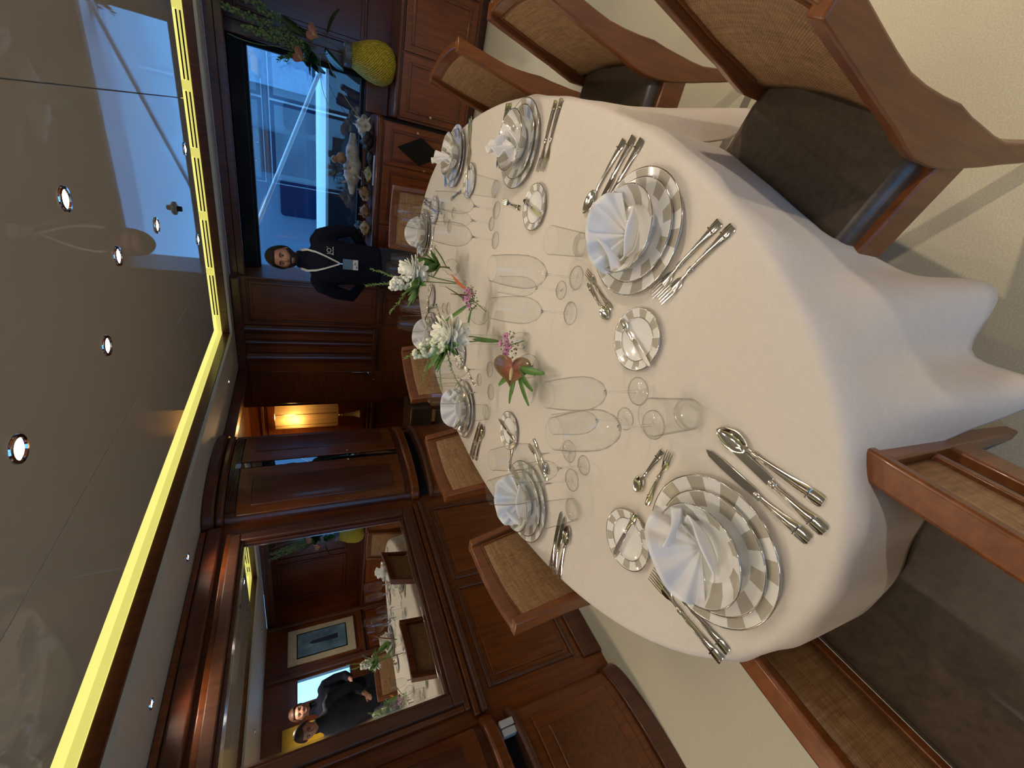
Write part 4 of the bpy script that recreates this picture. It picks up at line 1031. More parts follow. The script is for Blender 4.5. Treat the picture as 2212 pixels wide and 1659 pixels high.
def sprig(pos, dirn, L, label, seed, mat=LEAFP, n=60, w=0.011, droop=0.0, group='asparagus fern sprigs'):
    rnd = random.Random(seed); t = thing('fern_sprig', label, 'sprig', pos, 0, group)
    d = Vector(dirn).normalized(); pts = [d*(L*k/6)+Vector((0, 0, -droop*L*(k/6)**2)) for k in range(7)]
    MB().tube([tuple(p) for p in pts], [0.002-0.0002*k for k in range(7)], 5).build('stem', STEM, t)
    m = MB()
    for k in range(n):
        s = 0.12+0.88*k/n; i = min(5, int(s*6)); p = pts[i].lerp(pts[i+1], s*6-i)
        r = Vector((rnd.uniform(-1, 1), rnd.uniform(-1, 1), rnd.uniform(-1, 1))); r = (r-d*r.dot(d)).normalized()
        petal(m, tuple(p), r+d*0.9, w*rnd.uniform(0.7, 1.5)*(1.15-0.4*s), w*0.16, 0.1, 2)
    stuff(m.build('leaflets', mat, t, ang=0, solid=0.0008))
    return t
def leafblade(pos, dirn, L, w, label, mat=LEAF, curl=0.15, lobes=0, group=None, name='leaf_frond'):
    t = thing(name, label, 'leaf', pos, 0, group)
    d = Vector(dirn).normalized(); up = Vector((0, 0, 1)); sd = d.cross(up).normalized(); n = sd.cross(d)
    if not lobes:
        m = MB(); petal(m, (0, 0, 0), d, L, w, curl, 8); m.build('blade', mat, t, ang=80, solid=0.0012)
    for k in range(lobes):
        a = radians(-62+124*k/(lobes-1)); dd = d*cos(a)+sd*sin(a)
        m = MB(); petal(m, (0, 0, 0), dd, L*(1-0.35*abs(2*k/(lobes-1)-1)), w, curl, 7); m.build('lobe', mat, t, ang=80, solid=0.0012)
    MB().tube([tuple(-d*L*0.25-Vector((0, 0, L*0.2))), (0, 0, 0), tuple(d*L*0.5+n*curl*L*0.25)], 0.0015, 5).build('midrib', STEM, t)
    return t
def anthurium(pos, base, dirn, up, S, label, mat=ANTH):
    """heart-shaped spathe whose face looks along dirn, tip pointing to up"""
    z = Vector(dirn).normalized(); y = Vector(up); y = (y-z*y.dot(z)).normalized(); x = y.cross(z)
    t = thing('anthurium', label, 'flower', pos, 0, 'anthuriums')
    t.rotation_euler = Matrix((x, y, z)).transposed().to_euler()
    def sp(u, v):
        a = 2*pi*u
        hx = 16*sin(a)**3/17.0; hy = -(13*cos(a)-5*cos(2*a)-2*cos(3*a)-cos(4*a))/17.0
        r = 0.04+0.96*v
        px, py = S*hx*r, S*(hy*r*0.92)
        return (px, py, S*(0.26*v*v-0.10*v+0.04*sin(3*a)*v)*(1 if v > 0 else 0))
    MB().grid(sp, 40, 8, True).build('spathe', mat, t, ang=80, solid=0.0016)
    MB().tube([(0, -0.02*S, 0.0), (0, 0.08*S, 0.22*S), (0, 0.30*S, 0.40*S), (0, 0.55*S, 0.52*S)], [0.07*S, 0.09*S, 0.08*S, 0.05*S], 8).build('spadix', pmat('spadix', (0.62, 0.55, 0.28), 0.5, var=0.15), t)
    b = (Matrix((x, y, z)) @ (Vector(base)-Vector(pos)))
    MB().tube([(0, 0, 0), tuple(b*0.5+Vector((0, 0, -0.01))), tuple(b)], 0.0028, 6).build('stem', STEM, t)
    return t
def blossoms(pos, base, label, seed, n=7):
    rnd = random.Random(seed); t = thing('mauve_blossom', label, 'flower', pos, 0, 'mauve button blossoms')
    for k in range(n):
        a = 2*pi*k/n+rnd.uniform(-.3, .3); r = 0.016 if k % 2 else 0.036
        c = (r*cos(a), r*sin(a), 0.012*cos(3*a)+0.02-0.25*r)
        nm = aim((cos(a)*0.5, sin(a)*0.5-0.4, 1))
        o = MB().lathe([(0, 0.002), (0.004, 0.0015), (0.006, 0.005), (0.011, 0.008), (0.014, 0.004), (0.012, -0.001), (0, -0.005)], 14).xf(Matrix.Translation(c) @ nm.to_4x4()).build('blossom', PINK, t, ang=60)
        MB().ball(tuple(Vector(c)+nm @ Vector((0, 0, 0.004))), 0.003, 8, 5).build('eye', PINKD, o)
    m = MB()
    for k in range(60):
        p = (rnd.uniform(-.05, .05), rnd.uniform(-.05, .05), rnd.uniform(-.025, .02)); m.ball(p, rnd.uniform(0.002, 0.0048), 5, 4)
    stuff(m.build('buds', pmat('dusky_buds', (0.20, 0.22, 0.10), 0.5, var=0.5, nscale=150), t, ang=80))
    b = Vector(base)-Vector(pos)
    MB().tube([(0, 0, 0), tuple(b*0.6), tuple(b)], 0.002, 6).build('stem', STEM, t)
    return t
CAM = Vector((0, 0, 1.55))
A = (-0.58, 2.105, 1.03); B = (-0.717, 1.621, 0.958)
dahlia(A, (-0.62, 2.09, 0.77), (0.25, -0.8, 0.5), 0.082, 'farther white dahlia head in front of the man', 3)
dahlia(B, (-0.70, 1.55, 0.77), (0.35, -0.75, 0.55), 0.098, 'nearer large white dahlia with yellow heart', 4)
stock((-0.628, 2.092, 1.06), (-0.62, 2.09, 0.78), (-0.3, -0.25, 1), 0.10, 'white stock flower above the farther dahlia', 5)
stock((-0.752, 1.605, 1.02), (-0.70, 1.55, 0.78), (-0.5, -0.1, 1), 0.12, 'white stock flower above the nearer dahlia', 6)
sprig((-0.64, 2.09, 1.10), (-0.22, 0.1, 1), 0.17, 'upright fern sprig before the man, tallest and farthest from the mirror', 11)
sprig((-0.62, 2.085, 1.10), (0.22, 0.1, 1), 0.15, 'upright fern sprig before the man leaning towards the window', 12)
sprig((-0.67, 2.08, 1.06), (-0.75, 0.0, 0.45), 0.16, 'fern sprig before the man leaning to the mirror', 13)
sprig((-0.76, 1.60, 1.06), (-0.7, 0.2, 0.9), 0.12, 'small fern sprig rising over the nearer stock flower', 14)
sprig((-0.77, 1.59, 1.04), (-1, -0.1, 0.35), 0.17, 'fern sprig trailing over the cane chair, upper', 15, droop=0.15)
sprig((-0.765, 1.58, 1.01), (-1, -0.25, 0.1), 0.19, 'fern sprig trailing over the cane chair, middle', 16, droop=0.2)
sprig((-0.75, 1.57, 0.99), (-0.9, -0.5, -0.1), 0.18, 'fern sprig trailing over the cane chair, lowest', 17, droop=0.25)
leafblade((-0.575, 2.235, 0.86), (0.35, -0.35, 1), 0.15, 0.026, 'five-lobed fern leaf standing in the round far vase', LEAF, 0.12, 5)
leafblade((-0.56, 2.2, 0.84), (0.8, -0.3, 0.45), 0.13, 0.018, 'long green leaf leaning to the window from the round far vase', LEAF, 0.2)
for k, (p, d, L, w, ph) in enumerate((((-0.63, 2.07, 1.00), (-0.3, -0.5, 0.6), 0.11, 0.020, 'over the farther dahlia stem'), ((-0.66, 2.09, 1.0), (-0.8, -0.2, 0.35), 0.12, 0.020, 'beside the farther stock flower'), ((-0.76, 1.59, 0.98), (-0.5, -0.6, 0.3), 0.13, 0.022, 'below the nearer stock flower'), ((-0.78, 1.62, 0.99), (-0.9, 0.1, 0.3), 0.12, 0.020, 'behind the nearer stock flower'))):
    leafblade(p, d, L, w, 'fern leaf with five lobes '+ph, LEAF, 0.1, 5)
tag(MB().tube([(-0.58, 2.25, 0.80), (-0.60, 2.30, 0.95), (-0.58, 2.36, 1.02)], [0.004, 0.006, 0.001], 6).build('heliconia_spike', REDBR), 'dark red heliconia spike behind the far fern leaf', 'flower')
blossoms((-0.575, 1.735, 0.855), (-0.64, 1.74, 0.76), 'mauve blossoms with orange bracts in the middle of the flowers', 21, 7)
blossoms((-0.628, 1.342, 0.815), (-0.60, 1.33, 0.76), 'mauve blossoms and tiny buds right beside the red anthurium', 22, 6)
leafblade((-0.60, 1.76, 0.86), (0.55, 0.1, 0.75), 0.12, 0.017, 'pointed green leaf above the middle mauve blossoms', LEAF, 0.15)
leafblade((-0.58, 1.72, 0.845), (0.9, -0.6, 0.3), 0.09, 0.018, 'short green leaf beside the middle mauve blossoms, towards the glasses', LEAF, 0.15)
leafblade((-0.62, 1.76, 0.85), (-0.9, 0.5, 0.5), 0.15, 0.012, 'long serrated leaf between the dahlias and the middle blossoms', LEAF, 0.1)
leafblade((-0.63, 1.73, 0.84), (-0.8, -0.2, 0.15), 0.12, 0.012, 'long drooping leaf below the middle mauve blossoms', LEAF, -0.1)
tag(MB().tube([(-0.55, 1.74, 0.86), (-0.53, 1.80, 0.90), (-0.50, 1.83, 0.93)], [0.005, 0.009, 0.001], 6).build('orange_bract', ORANGE), 'orange pointed bract over the middle blossoms, upper', 'flower')
tag(MB().tube([(-0.57, 1.75, 0.86), (-0.585, 1.80, 0.93)], [0.005, 0.001], 6).build('red_bract', REDBR), 'red-brown pointed bract over the middle blossoms, lower', 'flower')
leafblade((-0.70, 1.55, 0.88), (0.12, -0.35, -0.75), 0.11, 0.010, 'narrow green leaf hanging from the nearer dahlia', LEAF, 0.1)
anthurium((-0.657, 1.20, 0.86), (-0.648, 1.205, 0.77), tuple(CAM-Vector((-0.657, 1.2, 0.86))), (-0.55, -0.5, 0.2), 0.074, 'large red and green anthurium facing the camera')
for k, (d, L) in enumerate((((-0.9, -0.3, 0.25), 0.11), ((-0.75, 0.4, 0.3), 0.10), ((-0.6, -0.8, 0.0), 0.12), ((-0.2, -0.95, 0.0), 0.10), ((0.35, -0.9, -0.1), 0.12), ((-0.95, 0.0, 0.05), 0.09))):
    leafblade((-0.657, 1.205, 0.832), d, L*1.25, 0.014, 'serrated green leaf under the anthurium, '+('towards the cane chairs', 'towards the dahlias', 'tip towards the mirror', 'tip towards the camera', 'towards the tumbler', 'short one towards the mirror')[k], LEAF, -0.08)

# ================================================================== tall arrangement by the window
def bead_mat():
    m, nt, b = new_mat('yellow_beadwork')
    t = nt.nodes.new('ShaderNodeTexCoord'); sp = nt.nodes.new('ShaderNodeSeparateXYZ'); nt.links.new(t.outputs['Object'], sp.inputs[0])
    an = mth(nt, 'ARCTAN2', sp.outputs[1], sp.outputs[0])
    w = mth(nt, 'MULTIPLY', mth(nt, 'SINE', mth(nt, 'MULTIPLY', an, 40)), mth(nt, 'SINE', mth(nt, 'MULTIPLY', sp.outputs[2], 330)))
    f = mth(nt, 'ADD', mth(nt, 'MULTIPLY', w, 0.35), noise(nt, ocoord(nt), 60))
    nt.links.new(ramp(nt, f, [(0.3, (0.34, 0.25, 0.015)), (0.7, (0.80, 0.66, 0.05))]), b.inputs['Base Color']); b.inputs['Roughness'].default_value = 0.5
    bump(nt, b, w, 1.0, 0.006); return m
BEFORE = set(bpy.data.objects)
VX, VY, VZ = 0.515, 4.70, 0.741
yv = thing('beaded_vase', 'egg-shaped yellow beaded vase on the low cabinet', 'vase', (VX, VY, VZ))
MB().lathe([(0, 0), (0.08, 0.0), (0.125, 0.03), (0.155, 0.09), (0.158, 0.15), (0.14, 0.23), (0.11, 0.30), (0.085, 0.35), (0.08, 0.36), (0.07, 0.35), (0.07, 0.25)], 40).build('body', bead_mat(), yv, ang=80)
MB().lathe([(0.082, 0.352), (0.088, 0.358), (0.09, 0.40), (0.086, 0.41), (0.075, 0.40)], 24).build('neck_ring', pmat('grey_neck', (0.12, 0.13, 0.15), 0.3), yv)
neck = (VX, VY, VZ+0.38)
anthurium((0.40, 4.60, 1.49), neck, (-0.45, -1, 0.35), (-0.3, 0.1, -1), 0.062, 'salmon anthurium against the window edge in the tall arrangement', ANTHP)
anthurium((0.57, 4.60, 1.39), neck, (-0.2, -1, 0.5), (-0.2, 0.3, -1), 0.062, 'salmon anthurium at the heart of the tall arrangement', ANTHP)
for k, (p, d, L, w, nm) in enumerate((((0.44, 4.66, 1.46), (-0.45, -0.2, -0.55), 0.20, 0.05, 'dark glossy leaf below the anthurium at the window'), ((0.46, 4.64, 1.40), (-0.6, -0.1, 0.1), 0.17, 0.05, 'dark glossy leaf behind the anthurium at the window'),
        ((0.50, 4.66, 1.30), (-0.5, -0.4, -0.5), 0.20, 0.05, 'dark leaf drooping over the yellow vase towards the shells'), ((0.60, 4.64, 1.28), (0.6, -0.4, -0.2), 0.20, 0.05, 'dark leaf drooping over the yellow vase away from the window'),
        ((0.55, 4.66, 1.42), (0.2, -0.3, 0.9), 0.2, 0.045, 'dark leaf rising behind the flower spikes'))):
    leafblade(p, d, L, w, nm, LEAFD, -0.12, 5 if k < 2 else 0)
def spike(base, tip, label, seed, mat):
    rnd = random.Random(seed); b = Vector(base); d = Vector(tip)-b
    t = thing('flower_spike', label, 'flower', base, 0, 'tall green flower spikes')
    MB().tube([(0, 0, 0), tuple(d*0.5), tuple(d)], [0.005, 0.004, 0.002], 6).build('stem', STEM, t)
    m = MB(); n = d.normalized()
    for k in range(170):
        s = 0.18+0.82*k/170; a = rnd.uniform(0, 6.28); sd = n.orthogonal().normalized(); s2 = n.cross(sd)
        r = 0.046*(1.15-0.75*s)*rnd.uniform(0.4, 1)
        m.ball(tuple(d*s+sd*r*cos(a)+s2*r*sin(a)), (0.0092*rnd.uniform(0.7, 1.3),)*3, 6, 4)
    stuff(m.build('florets', mat, t, ang=80))
GRN = pmat('green_floret', (0.20, 0.27, 0.09), 0.6, var=0.3, nscale=60)
spike((0.53, 4.70, 1.38), (0.70, 4.62, 2.0), 'tall green flower spike leaning to the ceiling, on the side away from the window', 31, GRN)
spike((0.50, 4.69, 1.38), (0.56, 4.60, 1.98), 'tall green flower spike in the middle of the arrangement', 32, GRN)
spike((0.48, 4.68, 1.36), (0.46, 4.55, 1.86), 'tall green flower spike on the window side', 33, GRN)
for k, (p, d, L) in enumerate((((0.44, 4.66, 1.47), (-0.5, -0.1, 0.75), 0.2), ((0.46, 4.65, 1.50), (-0.7, -0.3, 0.4), 0.16), ((0.50, 4.62, 1.42), (-0.7, -0.4, 0.15), 0.16))):
    sprig(p, d, L, 'loose green sprig in the tall arrangement, '+('upper', 'middle', 'lower')[k], 41+k, LEAF, 40, 0.03)
for k, (a, b, c) in enumerate((((0.42, 4.6, 1.28), (0.2, 4.55, 1.18), (0.07, 4.5, 1.02)), ((0.44, 4.62, 1.33), (0.22, 4.6, 1.36), (0.08, 4.56, 1.25)), ((0.46, 4.66, 1.52), (0.36, 4.6, 1.75), (0.40, 4.55, 1.95)))):
    tag(MB().tube([Vector(a).lerp(Vector(b), s).lerp(Vector(b).lerp(Vector(c), s), s) for s in [q/10 for q in range(11)]], 0.0022, 5).build('curved_grass', LEAFP), 'thin curved grass blade from the tall arrangement, '+('lowest, over the shells', 'across the pale rail', 'rising beside the window')[k], 'grass', 'curved grass blades')

for _o in set(bpy.data.objects)-BEFORE:
    if _o.parent is None: _o.location = _o.location+Vector((-0.02, -0.13, 0.035))

# ================================================================== shells on the sideboard
def rough_mat(name, a, b_, scale=14, rough=0.6):
    m, nt, b = new_mat(name); f = noise(nt, ocoord(nt), scale, 6, 0.7)
    nt.links.new(ramp(nt, f, [(0.35, a), (0.65, b_)]), b.inputs['Base Color']); b.inputs['Roughness'].default_value = rough
    bump(nt, b, f, 0.8, 0.01); return m
SHW = rough_mat('bleached_shell', (0.30, 0.26, 0.21), (0.72, 0.67, 0.57), 16)
SHB = rough_mat('brown_shell', (0.16, 0.075, 0.035), (0.45, 0.28, 0.14), 18)
SHK = rough_mat('black_coral', (0.006, 0.006, 0.006), (0.03, 0.028, 0.026), 20, 0.35)
SHY = rough_mat('amber_shell', (0.28, 0.17, 0.06), (0.55, 0.42, 0.2), 14, 0.35)
SHG = rough_mat('olive_shell', (0.16, 0.16, 0.07), (0.42, 0.40, 0.22), 18, 0.4)
SZ = 0.9265
def conch(x, y, L, R, rz, mat, label, spikes=9, lift=0.0, seed=1):
    """lying whelk: body whorls along local X, a flared lip and a crown of spikes"""
    rnd = random.Random(seed)
    t = thing('sea_shell', label, 'shell', (x, y, SZ+lift), rz, 'sea shells on the sideboard')
    prof = lambda s: R*(0.12+0.95*sin(pi*min(1, 0.08+s*0.62))**1.3)*(1-0.75*max(0, s-0.6)/0.4)*(1+0.10*cos(26*s))
    MB().grid(lambda u, v: (L*(u-0.5), prof(u)*cos(2*pi*v)*(1+0.06*sin(5*u*pi+3*2*pi*v)), R+prof(u)*0.92*sin(2*pi*v)), 26, 18, False, True).build('body', mat, t, ang=80)
    MB().grid(lambda u, v: (L*(-0.42+0.62*u), -R*0.55-R*0.75*v*sin(pi*u)**0.7, R*0.95-R*(0.7*v-0.2)+0.12*R*sin(9*u)), 12, 5).build('lip', mat, t, ang=80, solid=0.006)
    for k in range(spikes):
        a = 2*pi*k/spikes+0.4; s = 0.56+0.12*(k % 3)-0.1*(k % 2); r = prof(s)
        c = Vector((L*(s-0.5), r*cos(a), R+r*0.92*sin(a))); d = Vector((0.35, cos(a), sin(a)))
        if c.z+d.z*R*0.6 < 0.003: continue
        MB().tube([tuple(c-d*0.01), tuple(c+d*R*0.28), tuple(c+d*R*0.6)], [R*0.17, R*0.11, R*0.02], 7).build('spike', mat, t)
    return t
conch(0.00, 4.62, 0.20, 0.075, radians(20), SHW, 'bleached spiky shell nearest the yellow vase', 10, 0.0, 1)
sd = thing('shell_stand', 'small dark wooden stand under the long bleached shell', 'stand', (-0.33, 4.66, SZ))
bx(-0.17, 0.17, -0.05, 0.05, 0.05, 0.075).build('shelf', MAHL, sd, bevel=0.004)
for s in (-1, 1): bx(s*0.13-0.015, s*0.13+0.015, -0.045, 0.045, 0, 0.05).build('foot', MAHL, sd, bevel=0.003)
conch(-0.33, 4.66, 0.52, 0.085, radians(186), SHW, 'long rough bleached shell lying on the wooden stand', 12, 0.0765, 2)
cr = thing('coral_lump', 'rounded red-brown and cream coral resting on the long bleached shell', 'coral', (-0.31, 4.60, SZ+0.245))
MB().ball((0.02, -0.02, 0.02), (0.05, 0.045, 0.045), 16, 10).build('brown_body', SHB, cr, ang=80)
MB().ball((0.0, 0.0, 0.075), (0.032, 0.03, 0.03), 12, 8).build('cream_cap', SHY, cr, ang=80)
bc = thing('black_coral', 'black knobbly coral at the front of the shells', 'coral', (-0.10, 4.46, SZ), 0.2)
rr = random.Random(9); m = MB()
m.ball((0, 0, 0.055), (0.075, 0.05, 0.05), 14, 9)
for k in range(14):
    a = rr.uniform(0, 6.28); e = rr.uniform(0.1, 1.4); m.ball((0.065*cos(a)*cos(e), 0.045*sin(a)*cos(e), 0.055+0.05*sin(e)), rr.uniform(0.015, 0.03), 8, 6)
m.build('branches', SHK, bc, remesh=0.006)
MB().ball((-0.13, 0.02, 0.03), (0.055, 0.035, 0.03), 12, 8).build('foot_lump', SHK, bc, ang=80)
conch(-0.37, 4.47, 0.13, 0.04, radians(15), SHG, 'small olive shell in front of the wooden stand', 7, 0.0, 3)
conch(-0.55, 4.55, 0.14, 0.055, radians(-20), SHB, 'brown shell beside the end of the long bleached shell', 8, 0.0, 4)
conch(-0.705, 4.50, 0.14, 0.05, radians(160), SHB, 'brown spiky shell between the other brown shell and the amber one', 9, 0.0, 5)
conch(-0.855, 4.45, 0.14, 0.05, radians(30), SHY, 'glossy amber shell close to the man', 7, 0.0, 6)
conch(-0.92, 4.66, 0.18, 0.075, radians(200), SHK, 'dark shell half hidden by the man', 8, 0.0, 7)
tag(bx(-0.45, -0.20, 4.375, 4.405, SZ, SZ+0.012).build('glass_tray', pmat('blue_glass_bar', (0.5, 0.7, 0.95), 0.05, var=0.05, coat=1), bevel=0.003), 'small pale blue glass bar lying at the sideboard edge', 'ornament')

# ================================================================== picture on the wall opposite the mirror
pc = thing('framed_picture', 'blue framed picture in a cream mount, seen in the mirror', 'picture', (RX-0.001, 4.10, 0.90))
bx(-0.03, 0.0, -0.27, 0.27, 0.0, 0.95).build('frame', pmat('cream_frame', (0.62, 0.55, 0.38), 0.4), pc, bevel=0.006)
bx(-0.033, -0.030, -0.19, 0.19, 0.12, 0.83).build('dark_bevel', BLACK, pc)
m_, nt, b = new_mat('blue_print'); f = noise(nt, ocoord(nt, (1, 5, 3)), 1.2, 4)
nt.links.new(ramp(nt, f, [(0.3, (0.06, 0.12, 0.20)), (0.55, (0.16, 0.28, 0.40)), (0.75, (0.35, 0.45, 0.52))]), b.inputs['Base Color'])
bx(-0.036, -0.033, -0.175, 0.175, 0.135, 0.815).build('print', m_, pc)
MB().prism([(-0.03, 0.25), (0.05, 0.25), (0.04, 0.40), (0.03, 0.62), (0.0, 0.66), (-0.02, 0.60), (-0.03, 0.4)], 0.036, 0.038).xf(Matrix(((0, 0, -1, 0), (1, 0, 0, 0), (0, 1, 0, 0), (0, 0, 0, 1)))).build('dark_figure', pmat('print_dark', (0.02, 0.03, 0.05), 0.5), pc)
yp = tag(bx(RX-0.03, RX-0.002, 2.62, 3.05, 0.95, 1.90).build('yellow_wall_panel', pmat('yellow_panel', (0.75, 0.45, 0.03), 0.4, var=0.08), bevel=0.006), 'yellow panel on the wall, seen at the mirror edge', 'panel')

# ================================================================== people
SKIN = pmat('skin', (0.46, 0.23, 0.15), 0.5, var=0.08, nscale=25)
EYEW = pmat('eye_white', (0.34, 0.31, 0.29), 0.2, var=0.02)
IRIS = pmat('iris', (0.03, 0.018, 0.01), 0.15, var=0.1)
LIP = pmat('lip', (0.36, 0.13, 0.10), 0.45, var=0.08)
def head_dir(th, ph, opt=0.0):
    """point on a head of unit scale (front -Y); th azimuth, ph from top 0..pi"""
    x, y, z = sin(ph)*cos(th), sin(ph)*sin(th), cos(ph)
    px, py, pz = 0.076*x, 0.096*y, 0.118*z
    if z < 0:                                   # jaw narrows, chin comes forward
        k = -z; px *= 1-0.26*k*k; py = py*(1-0.16*k)-0.020*k*(1-k*0.2)
    if y < 0: py *= 0.93
    g = lambda cx, cz, sx, sz: math.exp(-((px-cx)/sx)**2-((pz-cz)/sz)**2)
    if y < -0.15:
        f = min(1, (-y-0.15)/0.4)
        py -= f*(0.010*g(0, 0.030, 0.05, 0.012))                                   # brow
        py += f*0.013*(g(-0.031, 0.006, 0.017, 0.012)+g(0.031, 0.006, 0.017, 0.012)) # sockets
        py -= f*(0.026*g(0, -0.028, 0.011, 0.012)+0.014*g(0, -0.008, 0.008, 0.020))  # nose
        py -= f*0.008*(g(-0.042, -0.022, 0.018, 0.018)+g(0.042, -0.022, 0.018, 0.018)) # cheeks
        py -= f*(0.007*g(0, -0.058, 0.022, 0.006)+0.007*g(0, -0.071, 0.019, 0.006))  # lips
        py -= f*0.010*g(0, -0.098, 0.022, 0.016)                                   # chin
    return Vector((px, py, pz))
def person(label, loc, rz, cloth, trouser, hairm, beard, lean=0.0, lo=True, elbows=0.29, behind=True, headturn=0.0, tie=False):
    t = thing('person', label, 'person', loc, rz)
    H = 0.93
    def bend(m, a=0):
        if not lean: return m
        R = Matrix.Translation((0, 0, H)) @ Matrix.Rotation(lean, 4, 'X') @ Matrix.Translation((0, 0, -H))
        for i in range(a, len(m.v)):
            if m.v[i][2] > H: m.v[i] = tuple(R @ Vector(m.v[i]))
        return m
    HM = Matrix.Translation((0, -0.012, 1.672)) @ Matrix.Rotation(headturn, 4, 'Z')
    # continuous skin body: head, neck, trunk core, arms, hands with fingers
    m = MB()
    m.grid(lambda u, v: HM @ head_dir(2*pi*u, pi*(0.001+0.998*v)), 64, 48, True)
    m.tube([(0, 0.02, 1.44), (0, 0.012, 1.52), (0, 0.0, 1.62)], [(0.075, 0.07), (0.058, 0.058), (0.056, 0.060)], 16)
    m.tube([(0, 0, 0.95), (0, 0, 1.2), (0, 0.01, 1.42), (0, 0.015, 1.48)], [(0.12, 0.08), (0.12, 0.08), (0.13, 0.07), (0.07, 0.05)], 16)
    for s in (-1, 1):
        sh = (s*0.175, 0.01, 1.415)
        if behind: el, wr, dr = (s*elbows, 0.09, 1.13), (s*0.10, 0.175, 0.985), (-s*0.9, 0.1, -0.25)
        else: el, wr, dr = (s*0.245, -0.03, 1.13), (s*0.16, -0.24, 1.08), (-s*0.3, -0.9, 0.05)
        m.tube([sh, el, wr], [0.045, 0.036, 0.026], 10)
        d = Vector(dr).normalized(); w = Vector(wr)
        m.tube([tuple(w), tuple(w+d*0.045), tuple(w+d*0.085)], [(0.024, 0.020), (0.036, 0.016), (0.034, 0.014)], 10)
        sd = d.cross(Vector((0, 1, 0)) if behind else Vector((0, 0, 1))).normalized(); dn = Vector((0, 0.3, -1)).normalized()
        for k in range(4):
            p = w+d*0.08+sd*(0.0165*(k-1.5)); L = (0.060, 0.072, 0.068, 0.052)[k]
            m.tube([tuple(p), tuple(p+d*L*0.5+dn*0.006), tuple(p+d*L*0.85+dn*0.022)], [0.0085, 0.008, 0.007], 8)
        p = w+d*0.03+sd*(-0.034)
        m.tube([tuple(p), tuple(p+d*0.03-sd*0.018), tuple(p+d*0.055-sd*0.02)], [0.010, 0.0095, 0.008], 8)
    for s in (-1, 1):                                              # ears
        a = m.mark(); m.ball((s*0.077, 0.012, -0.002), (0.010, 0.022, 0.034), 12, 8); m.xf(HM, a)
    bend(m); o = m.build('body', SKIN, t, remesh=0.0058); o.modifiers['smooth'].iterations = 2
    # eyes, brows, lips
    for s in (-1, 1):
        m = MB(); m.ball((s*0.031, -0.0745, 0.004), (0.0125, 0.0100, 0.0065), 12, 8).xf(HM); bend(m); e = m.build('eye', EYEW, t)
        m = MB(); m.ball((s*0.031, -0.0835, 0.004), (0.0062, 0.004, 0.0062), 10, 6).xf(HM); bend(m); m.build('iris', IRIS, e)
        m = MB(); m.tube([HM @ Vector((s*(0.014+0.009*k), -0.094+0.0035*k*k*0.35, 0.023+0.004*sin(pi*k/4))) for k in range(5)], [0.003, 0.0042, 0.004, 0.0036, 0.002], 6); bend(m); m.build('eyebrow', hairm, t)
    m = MB(); m.tube([HM @ Vector((-0.022+0.011*k, -0.099-0.0035*sin(pi*k/4), -0.064)) for k in range(5)], [0.002, 0.004, 0.0045, 0.004, 0.002], 6); bend(m); m.build('lips', LIP, t)
    # hair cap, beard: shells over the same head
    def shell(mask, off):
        m = MB(); nu, nv = 64, 48; idx = {}
        def pt(i, j, o):
            q = head_dir(2*pi*i/nu, pi*(0.001+0.998*j/nv)); n = Vector((q.x/0.076**2, q.y/0.096**2, q.z/0.118**2)).normalized()
            return HM @ (q+n*o)
        cells = [(i, j) for i in range(nu) for j in range(nv) if mask(2*pi*(i+.5)/nu, pi*(j+.5)/nv)]
        for layer in (off, -0.004):
            for i, j in cells:
                for a, b in ((i, j), (i+1, j), (i+1, j+1), (i, j+1)):
                    k = (a % nu, b, layer)
                    if k not in idx:
                        idx[k] = len(m.v); nb = sum(1 for c in ((a-1, b-1), (a-1, b), (a, b-1), (a, b)) if (c[0] % nu, c[1]) in cs) if layer > 0 else 4
                        m.v.append(tuple(pt(a, b, layer*(0.35+0.65*(nb == 4)) if layer > 0 else layer)))
                q = [idx[(a % nu, b, layer)] for a, b in ((i, j), (i+1, j), (i+1, j+1), (i, j+1))]
                m.f.append(tuple(q) if layer > 0 else tuple(reversed(q)))
        return bend(m)
    def hmask(th, ph):
        front = -sin(th); z = cos(ph)
        lim = 0.56 if front > 0.55 else (0.56-(0.55-front)*1.2 if front > 0.0 else -0.07-0.55*min(1, -front*1.2))
        return z > lim
    def bmask(th, ph):
        front = -sin(th); z = cos(ph); x = abs(cos(th))
        if front < 0.12: return False
        if front > 0.80: return -0.93 < z < -0.36 and not (-0.66 < z < -0.48 and front > 0.94)
        return -0.93 < z < (-0.36+0.42*(0.80-front))
    cs = set((i, j) for i in range(64) for j in range(48) if hmask(2*pi*(i+.5)/64, pi*(j+.5)/48))
    shell(hmask, 0.021).build('hair', hairm, t, ang=80)
    if beard:
        cs = set((i, j) for i in range(64) for j in range(48) if bmask(2*pi*(i+.5)/64, pi*(j+.5)/48))
        shell(bmask, 0.009).build('beard', hairm, t, ang=80)
    # sweater
    m = MB()
    m.tube([(0, 0, 0.90), (0, 0, 0.98), (0, -0.01, 1.10), (0, -0.012, 1.22), (0, -0.008, 1.34), (0, 0.004, 1.43), (0, 0.012, 1.475), (0, 0.012, 1.515)],
           [(0.172, 0.125), (0.178, 0.13), (0.178, 0.132), (0.188, 0.135), (0.196, 0.13), (0.178, 0.105), (0.105, 0.085), (0.072, 0.07)], 24)
    m.tube([(0, 0.012, 1.49), (0, 0.003, 1.578)], [(0.075, 0.073), (0.070, 0.070)], 20)      # stand collar
